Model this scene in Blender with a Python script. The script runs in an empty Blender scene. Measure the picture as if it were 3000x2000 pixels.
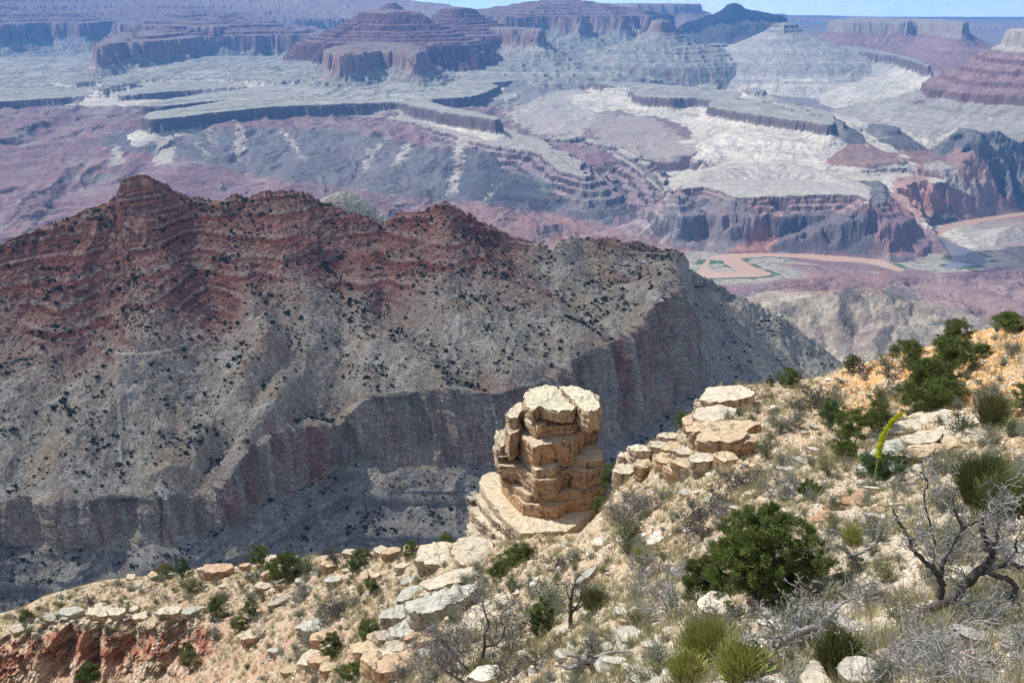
import bpy, math, random, sys
import numpy as np
R = math.radians
rng = np.random.default_rng(7)
random.seed(7)

# ------------------------------------------------------------------ camera, sky, sun
W, H, F = 3000.0, 2000.0, 3200.0          # the photograph's frame and focal length, in its pixels
PITCH = math.atan(1010 / F)
CP, SP = math.cos(PITCH), math.sin(PITCH)
scene = bpy.context.scene
C = scene.collection
cam = bpy.data.cameras.new('camera'); camo = bpy.data.objects.new('camera', cam); C.objects.link(camo)
cam.sensor_width = 36; cam.lens = 36 * F / W; cam.clip_start = 0.5; cam.clip_end = 400000
camo.location = (0, 0, 0); camo.rotation_euler = (math.pi / 2 - PITCH, 0, 0)
scene.camera = camo

SUN_EL, SUN_DIR = 52.0, (-0.88, 0.32)     # elevation; horizontal direction towards the sun
world = bpy.data.worlds.new('World'); scene.world = world; world.use_nodes = True
nt = world.node_tree; nt.nodes.clear()
sky = nt.nodes.new('ShaderNodeTexSky'); sky.sky_type = 'NISHITA'; sky.sun_disc = False
sky.sun_elevation = R(SUN_EL); sky.sun_rotation = math.atan2(SUN_DIR[0], SUN_DIR[1])
sky.altitude = 2200; sky.air_density = 1.0; sky.dust_density = 3.0; sky.ozone_density = 0.6
bg = nt.nodes.new('ShaderNodeBackground'); bg.inputs[1].default_value = 0.145
ow = nt.nodes.new('ShaderNodeOutputWorld')
# seen from the rim the horizon lies a little below eye level
tcw = nt.nodes.new('ShaderNodeTexCoord'); dip = nt.nodes.new('ShaderNodeVectorMath'); dip.operation = 'ADD'; dip.inputs[1].default_value = (0, 0, 0.035)
nt.links.new(tcw.outputs['Generated'], dip.inputs[0]); nt.links.new(dip.outputs[0], sky.inputs['Vector'])
hs_ = nt.nodes.new('ShaderNodeHueSaturation'); hs_.inputs['Saturation'].default_value = 0.48
nt.links.new(sky.outputs[0], hs_.inputs['Color']); nt.links.new(hs_.outputs[0], bg.inputs[0]); nt.links.new(bg.outputs[0], ow.inputs[0])
sl = bpy.data.lights.new('sun', 'SUN'); sl.energy = 4.2; sl.angle = R(0.53); sl.color = (1.0, 0.955, 0.88)
so = bpy.data.objects.new('sun', sl); C.objects.link(so)
_n = math.hypot(*SUN_DIR); _ce = math.cos(R(SUN_EL))
SUNV = (SUN_DIR[0] / _n * _ce, SUN_DIR[1] / _n * _ce, math.sin(R(SUN_EL)))
from mathutils import Vector
so.rotation_euler = Vector(SUNV).to_track_quat('Z', 'Y').to_euler(); so.location = (-50, 0, 80)
scene.view_settings.view_transform = 'Standard'; scene.view_settings.look = 'None'
scene.view_settings.exposure = 0.32; scene.view_settings.gamma = 1
scene.cycles.max_bounces = 4; scene.cycles.diffuse_bounces = 2; scene.cycles.glossy_bounces = 2
scene.cycles.volume_bounces = 0; scene.cycles.transparent_max_bounces = 12
scene.cycles.use_denoising = True

# ------------------------------------------------------------------ pixel <-> place
def ray(px, py):
    px = np.asarray(px, float); py = np.asarray(py, float)
    a = px - W / 2; b = H / 2 - py
    return a, F * CP + b * SP, -F * SP + b * CP
def at_z(px, py, z):
    x, y, w = ray(px, py); t = z / w
    return x * t, y * t
def at_y(px, py, Y):
    x, y, w = ray(px, py); t = Y / y
    return x * t, Y + 0 * t, w * t
def to_px(X, Y, Z):
    f = Y * CP - Z * SP; u = Y * SP + Z * CP
    return W / 2 + F * X / f, H / 2 - F * u / f

# ------------------------------------------------------------------ noise: periodic spectral tiles
def tile(n, f0, Hx, seed):
    g = np.random.default_rng(seed)
    fx = np.fft.fftfreq(n) * n; fy = np.fft.rfftfreq(n) * n
    f = np.hypot(fx[:, None], fy[None, :]); f[0, 0] = 1e9
    amp = np.where(f < f0 * 0.75, 0, f ** (-(Hx + 1)))
    ph = g.random((n, n // 2 + 1)) * 2 * np.pi
    t = np.fft.irfft2(amp * np.exp(1j * ph), s=(n, n))
    return (t / t.std() / 2.2).astype(np.float32)
TN, TF = 1024, 8
TILES = {'soft': tile(TN, TF, 0.95, 1), 'rough': tile(TN, TF, 0.45, 2), 'soft2': tile(TN, TF, 0.95, 3), 'rough2': tile(TN, TF, 0.3, 4), 'smooth': tile(TN, TF, 1.7, 5)}
def N(x, y, L, kind='soft', k=0):
    """fractal noise about [-1,1] whose largest features are L wide"""
    T = TILES[kind]
    c, s = math.cos(0.6 + k * 1.3), math.sin(0.6 + k * 1.3)
    sc = TN / (TF * float(L))
    u = (x * c - y * s) * sc + 137.1 * (k + 1); v = (x * s + y * c) * sc + 71.7 * (k + 1)
    u0 = np.floor(u); v0 = np.floor(v); fu = (u - u0).astype(np.float32); fv = (v - v0).astype(np.float32)
    i = u0.astype(np.int64) % TN; j = v0.astype(np.int64) % TN; i1 = (i + 1) % TN; j1 = (j + 1) % TN
    return (T[i, j] * (1 - fu) + T[i1, j] * fu) * (1 - fv) + (T[i, j1] * (1 - fu) + T[i1, j1] * fu) * fv
def RN(x, y, L, kind='soft', k=0):
    return 1 - 2.6 * np.abs(N(x, y, L, kind, k))          # ridges at +1
def sst(a, b, x):
    t = np.clip((x - a) / (b - a), 0, 1); return t * t * (3 - 2 * t)
def mix(a, b, t):
    return a + (b - a) * t
def mixc(A, B, t):
    return A + (np.asarray(B, np.float32) - A) * t[..., None]
def inpoly(px, py, poly):
    P = np.asarray(poly, float); ins = np.zeros(px.shape, bool)
    for (x1, y1), (x2, y2) in zip(P, np.roll(P, -1, 0)):
        if y1 == y2: continue
        c = ((y1 > py) != (y2 > py)) & (px < (x2 - x1) * (py - y1) / (y2 - y1) + x1)
        ins ^= c
    return ins
def segdist(px, py, pts, closed):
    """distance to a polyline, and the position along it (in vertices)"""
    n = len(pts); best = np.full(px.shape, 1e18); par = np.zeros(px.shape)
    for i in range(n if closed else n - 1):
        x1, y1 = pts[i]; x2, y2 = pts[(i + 1) % n]
        dx, dy = x2 - x1, y2 - y1; L2 = dx * dx + dy * dy + 1e-9
        t = np.clip(((px - x1) * dx + (py - y1) * dy) / L2, 0, 1)
        d = (px - x1 - t * dx) ** 2 + (py - y1 - t * dy) ** 2
        m = d < best; best[m] = d[m]; par[m] = (i + t)[m]
    return np.sqrt(best), par

# ------------------------------------------------------------------ objects
def tag(o, label=None, cat=None, group=None, kind=None):
    if label: o['label'] = label
    if cat: o['category'] = cat
    if group: o['group'] = group
    if kind: o['kind'] = kind
    return o
def raw_mesh(name, V, Fc, col=None, smooth=True):
    """V (n,3), Fc (m,3|4) index array"""
    V = np.ascontiguousarray(V, np.float32); Fc = np.ascontiguousarray(Fc, np.int32); k = Fc.shape[1]
    me = bpy.data.meshes.new(name)
    me.vertices.add(len(V)); me.vertices.foreach_set('co', V.ravel())
    me.loops.add(Fc.size); me.loops.foreach_set('vertex_index', Fc.ravel())
    me.polygons.add(len(Fc)); me.polygons.foreach_set('loop_start', np.arange(0, Fc.size, k, dtype=np.int32))
    me.polygons.foreach_set('use_smooth', np.full(len(Fc), smooth))
    if col is not None:
        a = me.color_attributes.new('Col', 'FLOAT_COLOR', 'POINT')
        cc = np.ones((len(V), 4), np.float32); cc[:, :3] = np.clip(col, 0, 1); a.data.foreach_set('color', cc.ravel())
    me.update(calc_edges=True)
    return me
def obj(name, me, mat=None, parent=None):
    if mat and not me.materials: me.materials.append(mat)
    o = bpy.data.objects.new(name, me); C.objects.link(o)
    if parent: o.parent = parent
    return o
def grid_faces(nr, nc):
    i = np.arange(nr - 1)[:, None] * nc + np.arange(nc - 1)[None, :]
    return np.stack([i, i + 1, i + nc + 1, i + nc], -1).reshape(-1, 4)
def grid_normals(X, Y, Z):
    P = np.stack([X, Y, Z], -1); a = np.gradient(P, axis=0); b = np.gradient(P, axis=1)
    n = np.cross(b, a); n /= np.linalg.norm(n, axis=-1, keepdims=True) + 1e-12
    return n

def mat_terrain(name, scales, bump, var=0.25, speck=None):
    """vertex colour of the rock, broken up by object-space noise and relief"""
    m = bpy.data.materials.new(name); m.use_nodes = True; t = m.node_tree; t.nodes.clear()
    out = t.nodes.new('ShaderNodeOutputMaterial'); p = t.nodes.new('ShaderNodeBsdfPrincipled')
    p.inputs['Roughness'].default_value = 0.95; p.inputs['Specular IOR Level'].default_value = 0.15
    t.links.new(p.outputs[0], out.inputs[0])
    a = t.nodes.new('ShaderNodeAttribute'); a.attribute_name = 'Col'
    tc = t.nodes.new('ShaderNodeNewGeometry')
    hs = []
    for s in scales:
        n = t.nodes.new('ShaderNodeTexNoise'); n.inputs['Scale'].default_value = s; n.inputs['Detail'].default_value = 5
        n.inputs['Roughness'].default_value = 0.65; t.links.new(tc.outputs['Position'], n.inputs['Vector']); hs.append(n)
    mr = t.nodes.new('ShaderNodeMapRange'); mr.inputs[1].default_value = 0.3; mr.inputs[2].default_value = 0.7
    mr.inputs[3].default_value = 1 - var; mr.inputs[4].default_value = 1 + var
    t.links.new(hs[0].outputs[0], mr.inputs[0])
    mu = t.nodes.new('ShaderNodeVectorMath'); mu.operation = 'SCALE'
    t.links.new(a.outputs['Color'], mu.inputs[0]); t.links.new(mr.outputs[0], mu.inputs['Scale'])
    last = mu.outputs[0]
    if speck:
        # scattered lighter and darker stones
        sc, thr, dark, light = speck
        v = t.nodes.new('ShaderNodeTexVoronoi'); v.inputs['Scale'].default_value = sc; t.links.new(tc.outputs['Position'], v.inputs['Vector'])
        sep = t.nodes.new('ShaderNodeSeparateColor'); t.links.new(v.outputs['Color'], sep.inputs[0])
        r2 = t.nodes.new('ShaderNodeMapRange'); r2.inputs[3].default_value = dark; r2.inputs[4].default_value = light
        t.links.new(sep.outputs[0], r2.inputs[0])
        m2 = t.nodes.new('ShaderNodeVectorMath'); m2.operation = 'SCALE'
        t.links.new(last, m2.inputs[0]); t.links.new(r2.outputs[0], m2.inputs['Scale']); last = m2.outputs[0]
    t.links.new(last, p.inputs['Base Color'])
    prev = None
    for n, b in zip(hs, bump):
        bm = t.nodes.new('ShaderNodeBump'); bm.inputs['Strength'].default_value = 1.0; bm.inputs['Distance'].default_value = b
        t.links.new(n.outputs[0], bm.inputs['Height'])
        if prev: t.links.new(prev.outputs[0], bm.inputs['Normal'])
        prev = bm
    if prev: t.links.new(prev.outputs[0], p.inputs['Normal'])
    return m

# ================================================================== THE FAR CANYON (one sheet, 2.4 km to the horizon)
LOWQ = 1
rows = [2300.0]
while rows[-1] < 44000:
    y = rows[-1]
    rows.append(y * (1 + (0.0024 if y < 4200 else 0.0016 if y < 9500 else 0.0022 if y < 19000 else 0.006)))
YR = np.array(rows); YR[-1] = 48000
NCF = 1500
UC = np.linspace(-0.56, 0.56, NCF)
NRF = len(YR)
Yf = np.repeat(YR[:, None], NCF, 1); Xf = Yf * UC[None, :]
ST = 5
ri = np.unique(np.append(np.arange(0, NRF, ST), NRF - 1)); ci = np.unique(np.append(np.arange(0, NCF, ST), NCF - 1))
Xc = Xf[np.ix_(ri, ci)]; Yc = Yf[np.ix_(ri, ci)]
def up(A):
    B = np.empty((NRF, A.shape[1])); rr = np.arange(NRF)
    j = np.clip(np.searchsorted(ri, rr, 'right') - 1, 0, len(ri) - 2); t = ((rr - ri[j]) / (ri[j + 1] - ri[j]))[:, None]
    B = A[j] * (1 - t) + A[j + 1] * t
    cc = np.arange(NCF); j = np.clip(np.searchsorted(ci, cc, 'right') - 1, 0, len(ci) - 2); t = ((cc - ci[j]) / (ci[j + 1] - ci[j]))[None, :]
    return B[:, j] * (1 - t) + B[:, j + 1] * t

# floor of the canyon from spot heights (px, py, z)
FL = [(-300,420,-960),(0,400,-980),(0,500,-1100),(0,600,-1180),(0,700,-1240),(-300,650,-1220),(300,430,-1000),(300,560,-1140),(600,480,-1080),(600,580,-1170),
      (900,470,-1080),(900,580,-1180),(1200,560,-1170),(1200,700,-1290),(1500,720,-1330),(1900,720,-1375),(1500,610,-1240),(1720,600,-1290),(1400,460,-1050),
      (0,360,-930),(500,380,-930),(1690,250,-930),(1690,350,-990),(1550,340,-960),(1600,400,-1020),(1800,450,-1080),(1950,560,-1180),(2000,620,-1260),(1985,660,-1320),
      (2600,480,-1120),(2620,600,-1270),(2850,600,-1330),(2300,540,-1115),(2100,500,-1090),(2450,540,-1120),(2400,270,-1080),(2700,330,-1060),(2000,200,-980),(2250,220,-1020),(2550,230,-1060),
      (2880,430,-1070),(2880,520,-1200),(3100,450,-1100),(3100,550,-1260),
      (2300,850,-1340),(2600,900,-1300),(2900,850,-1300),(3000,950,-1220),(2480,1090,-1200),(2250,1050,-1150),(2700,1040,-1160),(2950,1000,-1150),(3200,800,-1300),
      (0,250,-900),(0,200,-880),(800,215,-860),(1300,215,-860),(1600,180,-860),(1800,170,-880),(2100,160,-900),(2400,160,-900),(2700,230,-980),
      (-300,100,-850),(500,100,-800),(1200,90,-800),(1800,90,-850),(2500,130,-850),(3000,160,-850),(3000,110,-800),
      (1000,60,-700),(2000,60,-780),(2900,60,-720),(0,1000,-1300),(700,1200,-1300),(1500,1000,-1350),(1900,900,-1380)]
fx, fy = [], []
for a, b, z in FL:
    x, y = at_z(a, b, z); fx.append(float(x)); fy.append(float(y))
fx = np.array(fx) / 1000; fy = np.array(fy) / 1000; fz = np.array([p[2] for p in FL], float)
def kern(r): return r
A = kern(np.hypot(fx[:, None] - fx, fy[:, None] - fy)); n = len(fx)
M = np.zeros((n + 3, n + 3)); M[:n, :n] = A + np.eye(n) * -0.02; M[:n, n] = M[n, :n] = 1; M[:n, n + 1] = M[n + 1, :n] = fx; M[:n, n + 2] = M[n + 2, :n] = fy
wt = np.linalg.solve(M, np.append(fz, [0, 0, 0]))
Zf = np.full(Xc.shape, wt[n]) + wt[n + 1] * Xc / 1000 + wt[n + 2] * Yc / 1000
for i in range(n): Zf += wt[i] * kern(np.hypot(Xc / 1000 - fx[i], Yc / 1000 - fy[i]))
far_t = sst(20000, 26000, Yc)
Zf = mix(np.clip(Zf, -1380, -650), -760.0, far_t)
# ---- the river: traced outlines on its level
RZ = -1400.0
RIV = [
 [(3120,600),(3000,622),(2915,633),(2803,651),(2732,668),(2738,690),(2775,730),(2792,757),(2768,784),(2800,786),(2848,779),(2888,775),(2896,767),(2875,747),(2826,724),(2779,711),(2760,695),(2764,680),(2826,660),(2937,640),(3000,632),(3120,612)],
 [(2652,790),(2580,762),(2491,753),(2357,744),(2223,742),(2112,745),(2080,752),(2055,778),(2040,800),(2060,815),(2170,812),(2214,812),(2268,804),(2200,779),(2165,757),(2230,750),(2335,755),(2437,766),(2513,767),(2560,775),(2600,787),(2640,798)],
]
RIVW = [np.array([at_z(a, b, RZ) for a, b in P]) for P in RIV]
rd = np.full(Xc.shape, 1e9)
for P in RIVW:
    d, _ = segdist(Xc, Yc, P, True); ins = inpoly(Xc, Yc, P); rd = np.minimum(rd, np.where(ins, -d, d))
ISL = np.array([at_z(a, b, RZ) for a, b in [(2062,784),(2085,756),(2110,757),(2140,778),(2176,800),(2130,800),(2080,796)]])
d, _ = segdist(Xc, Yc, ISL, True); ins = inpoly(Xc, Yc, ISL)
rd = np.where(ins, np.maximum(rd, d), np.where(d < 60, np.minimum(rd, -1 + 0 * d) * (rd < 0) + rd * (rd >= 0), rd))
bank = -1398.5 + 0.012 * np.clip(rd, 0, 200) + 0.14 * np.clip(rd - 150, 0, 1500) + np.clip(rd - 1600, 0, 1e9)
Zf = np.minimum(Zf, bank)
Zf = np.where(rd < 0, -1398.5 + np.maximum(rd, -25) * 0.15, Zf)

RD = up(rd)
Z = up(Zf)
wx = N(Xf, Yf, 900, 'soft', 1); 
hill = sst(60, 500, RD) * (1 - sst(17000, 24000, Yf))
_px, _py = to_px(Xf, Yf, Z); hill = hill * (1 - 0.6 * sst(1450, 1650, _px) * sst(620, 540, _py))
Z += hill * (26 * RN(Xf + 120 * wx, Yf * 0.5, 900, 'smooth', 2) + 13 * RN(Xf + 60 * wx, Yf * 0.45, 300, 'smooth', 3) + 2.6 * RN(Xf, Yf * 0.5, 110, 'smooth', 4) - 20)
UA = Xf.astype(np.float32).copy(); SA = (Yf * 0.6).astype(np.float32)
ID = np.zeros(Z.shape, np.int16); DZ = np.zeros(Z.shape, np.float32)

# profile = (distance outward from the rim, height relative to the rim)
P_TON = [(-3000,120),(-1500,70),(-700,32),(-300,9),(-120,3),(0,0),(7,-14),(13,-46),(24,-84),(34,-98),(64,-112),(220,-180),(440,-245),(760,-330),(1100,-430),(2000,-800)]
P_TON2 = [(-3000,90),(-900,40),(-200,6),(0,0),(8,-12),(14,-42),(24,-70),(60,-88),(220,-170),(450,-255),(720,-305),(1050,-345),(1300,-420),(2000,-800)]
P_RED = [(-4000,560),(-2600,420),(-2300,400),(-2250,330),(-1500,240),(-1470,205),(-800,120),(-780,90),(-330,40),(-320,18),(-60,6),(0,0),(14,-55),(28,-118),(42,-160),(90,-190),(104,-208),(300,-290),(620,-365),(1000,-400),(1600,-470),(2200,-800),(2900,-1400)]
P_LOW = [(-1500,90),(-500,30),(-60,3),(0,0),(6,-18),(30,-26),(36,-40),(75,-55),(82,-70),(150,-95),(165,-130),(195,-210),(240,-240),(420,-300),(900,-330)]
P_BAND = [(-1500,60),(-60,3),(0,0),(7,-22),(60,-36),(67,-58),(125,-74),(132,-98),(190,-114),(205,-146),(330,-205),(520,-270),(900,-330),(2000,-400)]
P_RIDGE = [(0,0),(60,-22),(160,-75),(320,-160),(520,-230),(1000,-320)]
P_HILL = [(0,0),(60,-10),(200,-45),(400,-85),(800,-120)]
P_HILL2 = [(0,0),(60,-14),(150,-50),(300,-120),(600,-260)]
P_TEMP = [(-2500,120),(-600,60),(-200,20),(0,0),(14,-60),(26,-120),(90,-150),(170,-205),(180,-235),(260,-290),(270,-315),(360,-370),(372,-400),(470,-460),(484,-520),(700,-620),(950,-700),(1500,-950),(2200,-1400)]
P_SMALL = [(-400,40),(-100,14),(0,0),(6,-16),(20,-30),(90,-66),(200,-120),(500,-200)]
FE = []
def feat(pts, z, prof, kind, closed=True, warp=(60, 500), fine=(14, 70)):
    if z is None: zz = np.array([p[2] for p in pts], float)
    else: zz = np.full(len(pts), float(z))
    P = np.array([at_z(p[0], p[1], q) for p, q in zip(pts, zz)])
    FE.append((P, zz, prof, kind, closed, warp, fine))
# kinds: 1 tapeats bench, 2 redwall and above, 3 low dark bench, 4 layered red bands, 5 pale ridge, 6 purple hill, 7 temple, 8 small cap, 9 dark ridge
feat([(-700,250),(-700,340),(-300,318),(0,298),(160,288),(325,275),(333,258),(352,282),(450,272),(560,264),(690,256),(765,250),(700,263),(560,280),(415,303),(407,312),(480,311),(620,296),(700,288),(560,312),(440,328),(418,342),(440,350),(520,344),(640,328),(800,312),(1000,305),(1165,299),(1220,312),(1300,328),(1400,342),(1458,351),(1464,344),(1400,330),(1320,314),(1265,300),(1254,291),(1312,288),(1380,284),(1428,270),(1462,252),(1440,243),(1475,240),(1540,232),(1616,226),(1640,214),(1660,206),(1640,196),(1400,175),(900,160),(0,170),(-500,180)], -850, P_TON, 1, warp=(16, 260), fine=(7, 60))
feat([(1733,238),(1765,245),(1800,252),(1848,266),(1870,282),(1900,285),(1960,288),(2000,287),(2060,288),(2085,294),(2076,311),(2134,322),(2214,335),(2304,348),(2379,358),(2436,367),(2444,345),(2440,335),(2300,300),(2160,274),(2000,252),(1850,240)], -850, P_TON2, 1, warp=(14, 260), fine=(8, 60))
feat([(2180,262),(2210,257),(2242,264),(2240,270),(2200,271)], -790, P_SMALL, 8, warp=(4, 100), fine=(2, 30))
feat([(2040,250),(2080,246),(2110,250),(2100,256),(2050,256)], -800, P_SMALL, 8, warp=(6, 100), fine=(3, 30))
feat([(2436,350,-860),(2500,362,-890),(2560,362,-905),(2640,380,-930),(2720,402,-960),(2765,412,-985)], None, P_RIDGE, 5, False, warp=(25, 200), fine=(8, 60))
feat([(2540,360),(2632,372),(2636,384),(2600,384),(2545,372)], -905, P_SMALL, 9, warp=(6, 80), fine=(5, 30))
feat([(2412,338),(2440,345),(2478,358),(2470,366),(2430,356)], -858, P_SMALL, 9, warp=(6, 80), fine=(5, 30))
feat([(2770,408,-985),(2820,372,-940),(2862,380,-945),(2900,402,-985),(2950,425,-1010),(3100,450,-1050)], None, P_RIDGE, 5, False, warp=(25, 200), fine=(8, 60))
feat([(2810,374),(2862,380),(2862,398),(2820,392),(2780,402)], -945, P_SMALL, 9, warp=(6, 80), fine=(5, 30))
feat([(2880,385,-900),(2930,376,-880),(3100,400,-900)], None, P_RIDGE, 9, False, warp=(20, 200), fine=(6, 60))
P_STEP = [(-900,60),(-60,6),(0,0),(8,-16),(40,-26),(48,-42),(95,-56),(103,-68),(240,-92),(600,-130),(1000,-260)]
feat([(300,262),(420,236),(560,228),(700,233),(820,241),(900,232),(1000,222),(1150,224),(1300,229),(1320,214),(1200,200),(900,190),(500,190),(300,215)], -800, P_STEP, 1, warp=(60, 420), fine=(20, 90))
feat([(500,212),(640,201),(760,206),(900,213),(1010,205),(1100,213),(1270,216),(1280,205),(1100,188),(800,178),(500,185)], -762, P_STEP, 1, warp=(60, 420), fine=(20, 90))
feat([(-300,262),(0,252),(120,240),(220,246),(300,236),(280,215),(0,205),(-300,215)], -800, P_STEP, 1, warp=(60, 420), fine=(20, 90))
feat([(1780,252),(1900,262),(2000,268),(2100,272),(2180,282),(2260,298),(2330,318),(2380,335),(2350,318),(2250,288),(2150,268),(2000,255)], -832, P_STEP, 1, warp=(30, 300), fine=(14, 80))
# low dark bench over the river
feat([(1985,575),(2000,553),(2067,548),(2110,560),(2156,578),(2240,577),(2312,574),(2446,571),(2518,573),(2548,600),(2552,560),(2500,530),(2300,520),(2100,525),(2000,540)], -1130, P_LOW, 3, warp=(16, 150), fine=(10, 55))
feat([(2060,505,-1085),(2160,478,-1050),(2300,474,-1045),(2420,505,-1085),(2500,540,-1115)], None, [(0,0),(60,-6),(160,-36),(260,-66),(340,-110),(600,-260)], 5, False, warp=(10, 200), fine=(2, 60))
# dark and red slopes right of the bench, above the river
feat([(2590,470,-1080),(2640,440,-1040),(2700,430,-1020),(2780,440,-1040),(2830,510,-1150),(2900,575,-1270)], None, P_RIDGE, 9, False, warp=(30, 200), fine=(12, 60))
feat([(2640,440,-1040),(2600,500,-1130),(2640,540,-1200),(2700,590,-1290)], None, P_RIDGE, 9, False, warp=(25, 180), fine=(12, 60))
feat([(2780,440,-1040),(2900,500,-1140),(3000,560,-1240),(3150,570,-1290)], None, P_RIDGE, 4, False, warp=(25, 180), fine=(12, 60))
feat([(2480,540),(2500,515),(2540,510),(2590,540),(2600,590),(2560,600),(2540,590)], -1140, P_LOW, 9, warp=(14, 100), fine=(10, 50))
feat([(2550,605,-1160),(2590,650,-1250),(2660,680,-1300),(2740,705,-1350),(2790,728,-1370)], None, [(0,0),(60,-22),(160,-55),(320,-120),(600,-200)], 6, False, warp=(20, 200), fine=(8, 60))
# the layered bands under the left bench, dropping to the right
feat([(700,345,-965),(850,352,-960),(1000,340,-945),(1134,344,-950),(1250,372,-962),(1370,410,-985),(1446,428,-995),(1553,440,-1000),(1600,470,-1040),(1650,500,-1075),(1722,522,-1100),(1700,470,-1050),(1600,420,-1010),(1500,380,-970),(1400,345,-940),(1100,318,-915),(700,322,-925)], None, P_BAND, 4, warp=(34, 300), fine=(12, 70))
feat([(1545,415,-1010),(1600,405,-1010),(1712,408,-1015),(1720,416,-1022),(1812,432,-1040),(1822,450,-1058),(1900,486,-1085),(1945,525,-1120),(1968,575,-1170),(1950,600,-1200),(1955,560,-1150),(1900,478,-1075),(1820,430,-1035),(1700,398,-1000),(1600,395,-1000)], None, P_BAND, 4, warp=(40, 260), fine=(14, 70))
feat([(420,362,-960),(560,356,-955),(700,352,-955),(850,352,-955)], None, [(0,0),(20,-30),(150,-100),(400,-190),(900,-260)], 4, False, warp=(20, 200), fine=(8, 60))
# red cliffs at the river's left bend
feat([(1700,700,-1345),(1850,660,-1300),(2000,600,-1215),(2060,580,-1170),(2080,640,-1270),(2120,700,-1350)], None, [(0,0),(80,-15),(200,-60),(350,-110),(700,-180)], 4, False, warp=(20, 200), fine=(9, 60))
# spurs of the purple country, left
feat([(180,700,-1270),(420,560,-1110),(560,470,-1040),(480,400,-980)], None, P_HILL, 6, False, warp=(40, 300))
feat([(700,640,-1230),(820,540,-1120),(900,440,-1030)], None, P_HILL, 6, False, warp=(40, 300))
feat([(1100,650,-1250),(1060,560,-1150),(1150,470,-1060)], None, P_HILL, 6, False, warp=(40, 300))
feat([(1450,660,-1290),(1400,560,-1160),(1420,500,-1080)], None, P_HILL, 6, False, warp=(40, 300))
feat([(-200,470,-1040),(100,420,-990),(300,395,-960),(350,350,-920)], None, P_HILL, 6, False, warp=(40, 300))
# hills this side of the river
feat([(2150,858,-1345),(2260,826,-1335),(2380,800,-1322),(2440,797,-1320),(2520,830,-1345),(2620,880,-1360)], None, P_HILL2, 6, False, warp=(20, 300))
feat([(2600,812,-1350),(2645,794,-1340),(2695,777,-1325),(2735,785,-1330),(2810,787,-1325),(2880,780,-1318),(2960,772,-1305),(3150,740,-1270)], None, P_HILL2, 6, False, warp=(20, 200))
feat([(2740,860,-1310),(2800,845,-1290),(2900,870,-1290),(3050,900,-1260)], None, P_HILL, 6, False, warp=(20, 200))
# pale hills in the lower right valley
feat([(2230,905,-1010),(2300,880,-1000),(2400,880,-1010),(2470,850,-985),(2535,845,-985),(2600,862,-1000),(2680,880,-1020),(2760,930,-1060),(2850,985,-1090)], None, [(0,0),(50,-18),(150,-66),(320,-140),(600,-220)], 5, False, warp=(45, 330), fine=(4, 80))
feat([(2535,845,-985),(2590,930,-1040),(2620,1010,-1090),(2640,1080,-1130)], None, [(0,0),(60,-20),(200,-75),(500,-140)], 5, False, warp=(35, 250), fine=(4, 70))
feat([(2470,850,-985),(2420,930,-1040),(2460,1000,-1090)], None, [(0,0),(60,-20),(200,-75),(500,-140)], 5, False, warp=(35, 250), fine=(5, 60))
# redwall buttes, left and centre
RW = (110, 520)
feat([(290,142),(330,134),(480,125),(600,112),(800,108),(960,108),(975,98),(900,76),(600,72),(350,90)], -520, P_RED, 2, warp=(90, 480), fine=(46, 170))
feat([(-600,84),(-200,78),(0,78),(130,70),(250,72),(345,66),(350,76),(520,82),(640,86),(760,62),(1500,50),(1500,42),(400,42),(-600,45)], -411, [(a, b * 1.0 if a <= 0 else b * 1.15) for a, b in P_RED], 2, warp=(90, 700), fine=(60, 220))
feat([(955,146),(990,138),(1100,130),(1180,128),(1236,132),(1248,150),(1220,160),(1120,150),(1010,168),(980,165)], -540, [(-1500,120),(-60,10)] + P_RED[11:], 2, warp=(34, 300), fine=(26, 120))
feat([(1235,112),(1300,92),(1370,92),(1400,105),(1410,122),(1380,112),(1300,115)], -500, [(-1500,150),(-60,10)] + P_RED[11:], 2, warp=(30, 300), fine=(20, 100))
P_SUP = [(-800,40),(0,0),(20,-14),(80,-50),(88,-66),(160,-100),(168,-118),(300,-172),(310,-192),(500,-255),(520,-275),(800,-350),(1300,-900)]
P_WALL = [(-5000,500),(-3000,380),(-1500,230),(-60,10)] + P_RED[11:]
def wfeat(pts, z, *a, **k):
    """the same from (px, distance) at one height"""
    q = []
    for px, Y in pts:
        X = (px - W / 2) / F * (Y * CP - z * SP); u = to_px(X, Y, z); q.append((float(u[0]), float(u[1])))
    feat(q, z, *a, **k)
wfeat([(1132,14000),(1150,13900),(1160,14200),(1140,14300)], -95, P_SUP, 10, warp=(10, 300), fine=(10, 100))
wfeat([(1060,13600),(1140,13300),(1230,13500),(1200,14400),(1100,14600)], -185, P_SUP, 10, warp=(30, 300), fine=(20, 100))
wfeat([(1300,15000),(1340,14600),(1380,15000),(1340,15400)], -150, P_SUP, 10, warp=(20, 300), fine=(20, 100))
wfeat([(1400,14600),(1480,14000),(1560,13700),(1584,13400),(1590,14200),(1520,15000)], -400, P_RED, 2, warp=(30, 300), fine=(20, 100))
wfeat([(1500,16000),(1640,16400),(1700,16000),(1730,17000),(1770,16300),(1830,16200),(1870,17200),(1905,16600),(1960,17500),(1930,22000),(1500,23000),(1300,19000)], -300, P_WALL, 2, warp=(90, 500), fine=(50, 200))
wfeat([(1905,14000),(1930,13700),(1958,13800),(1966,14100),(1930,14300)], -300, [(-500,60),(0,0),(14,-50),(30,-105),(80,-130),(300,-260),(700,-350),(1100,-480),(1500,-800)], 2, warp=(10, 200), fine=(12, 80))
feat([(1400,146),(1500,136),(1640,132),(1790,140),(1900,144),(1975,142),(1990,146),(2050,132),(1990,118),(1700,118),(1450,130)], -700, P_TON, 1, warp=(40, 300), fine=(16, 80))
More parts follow.
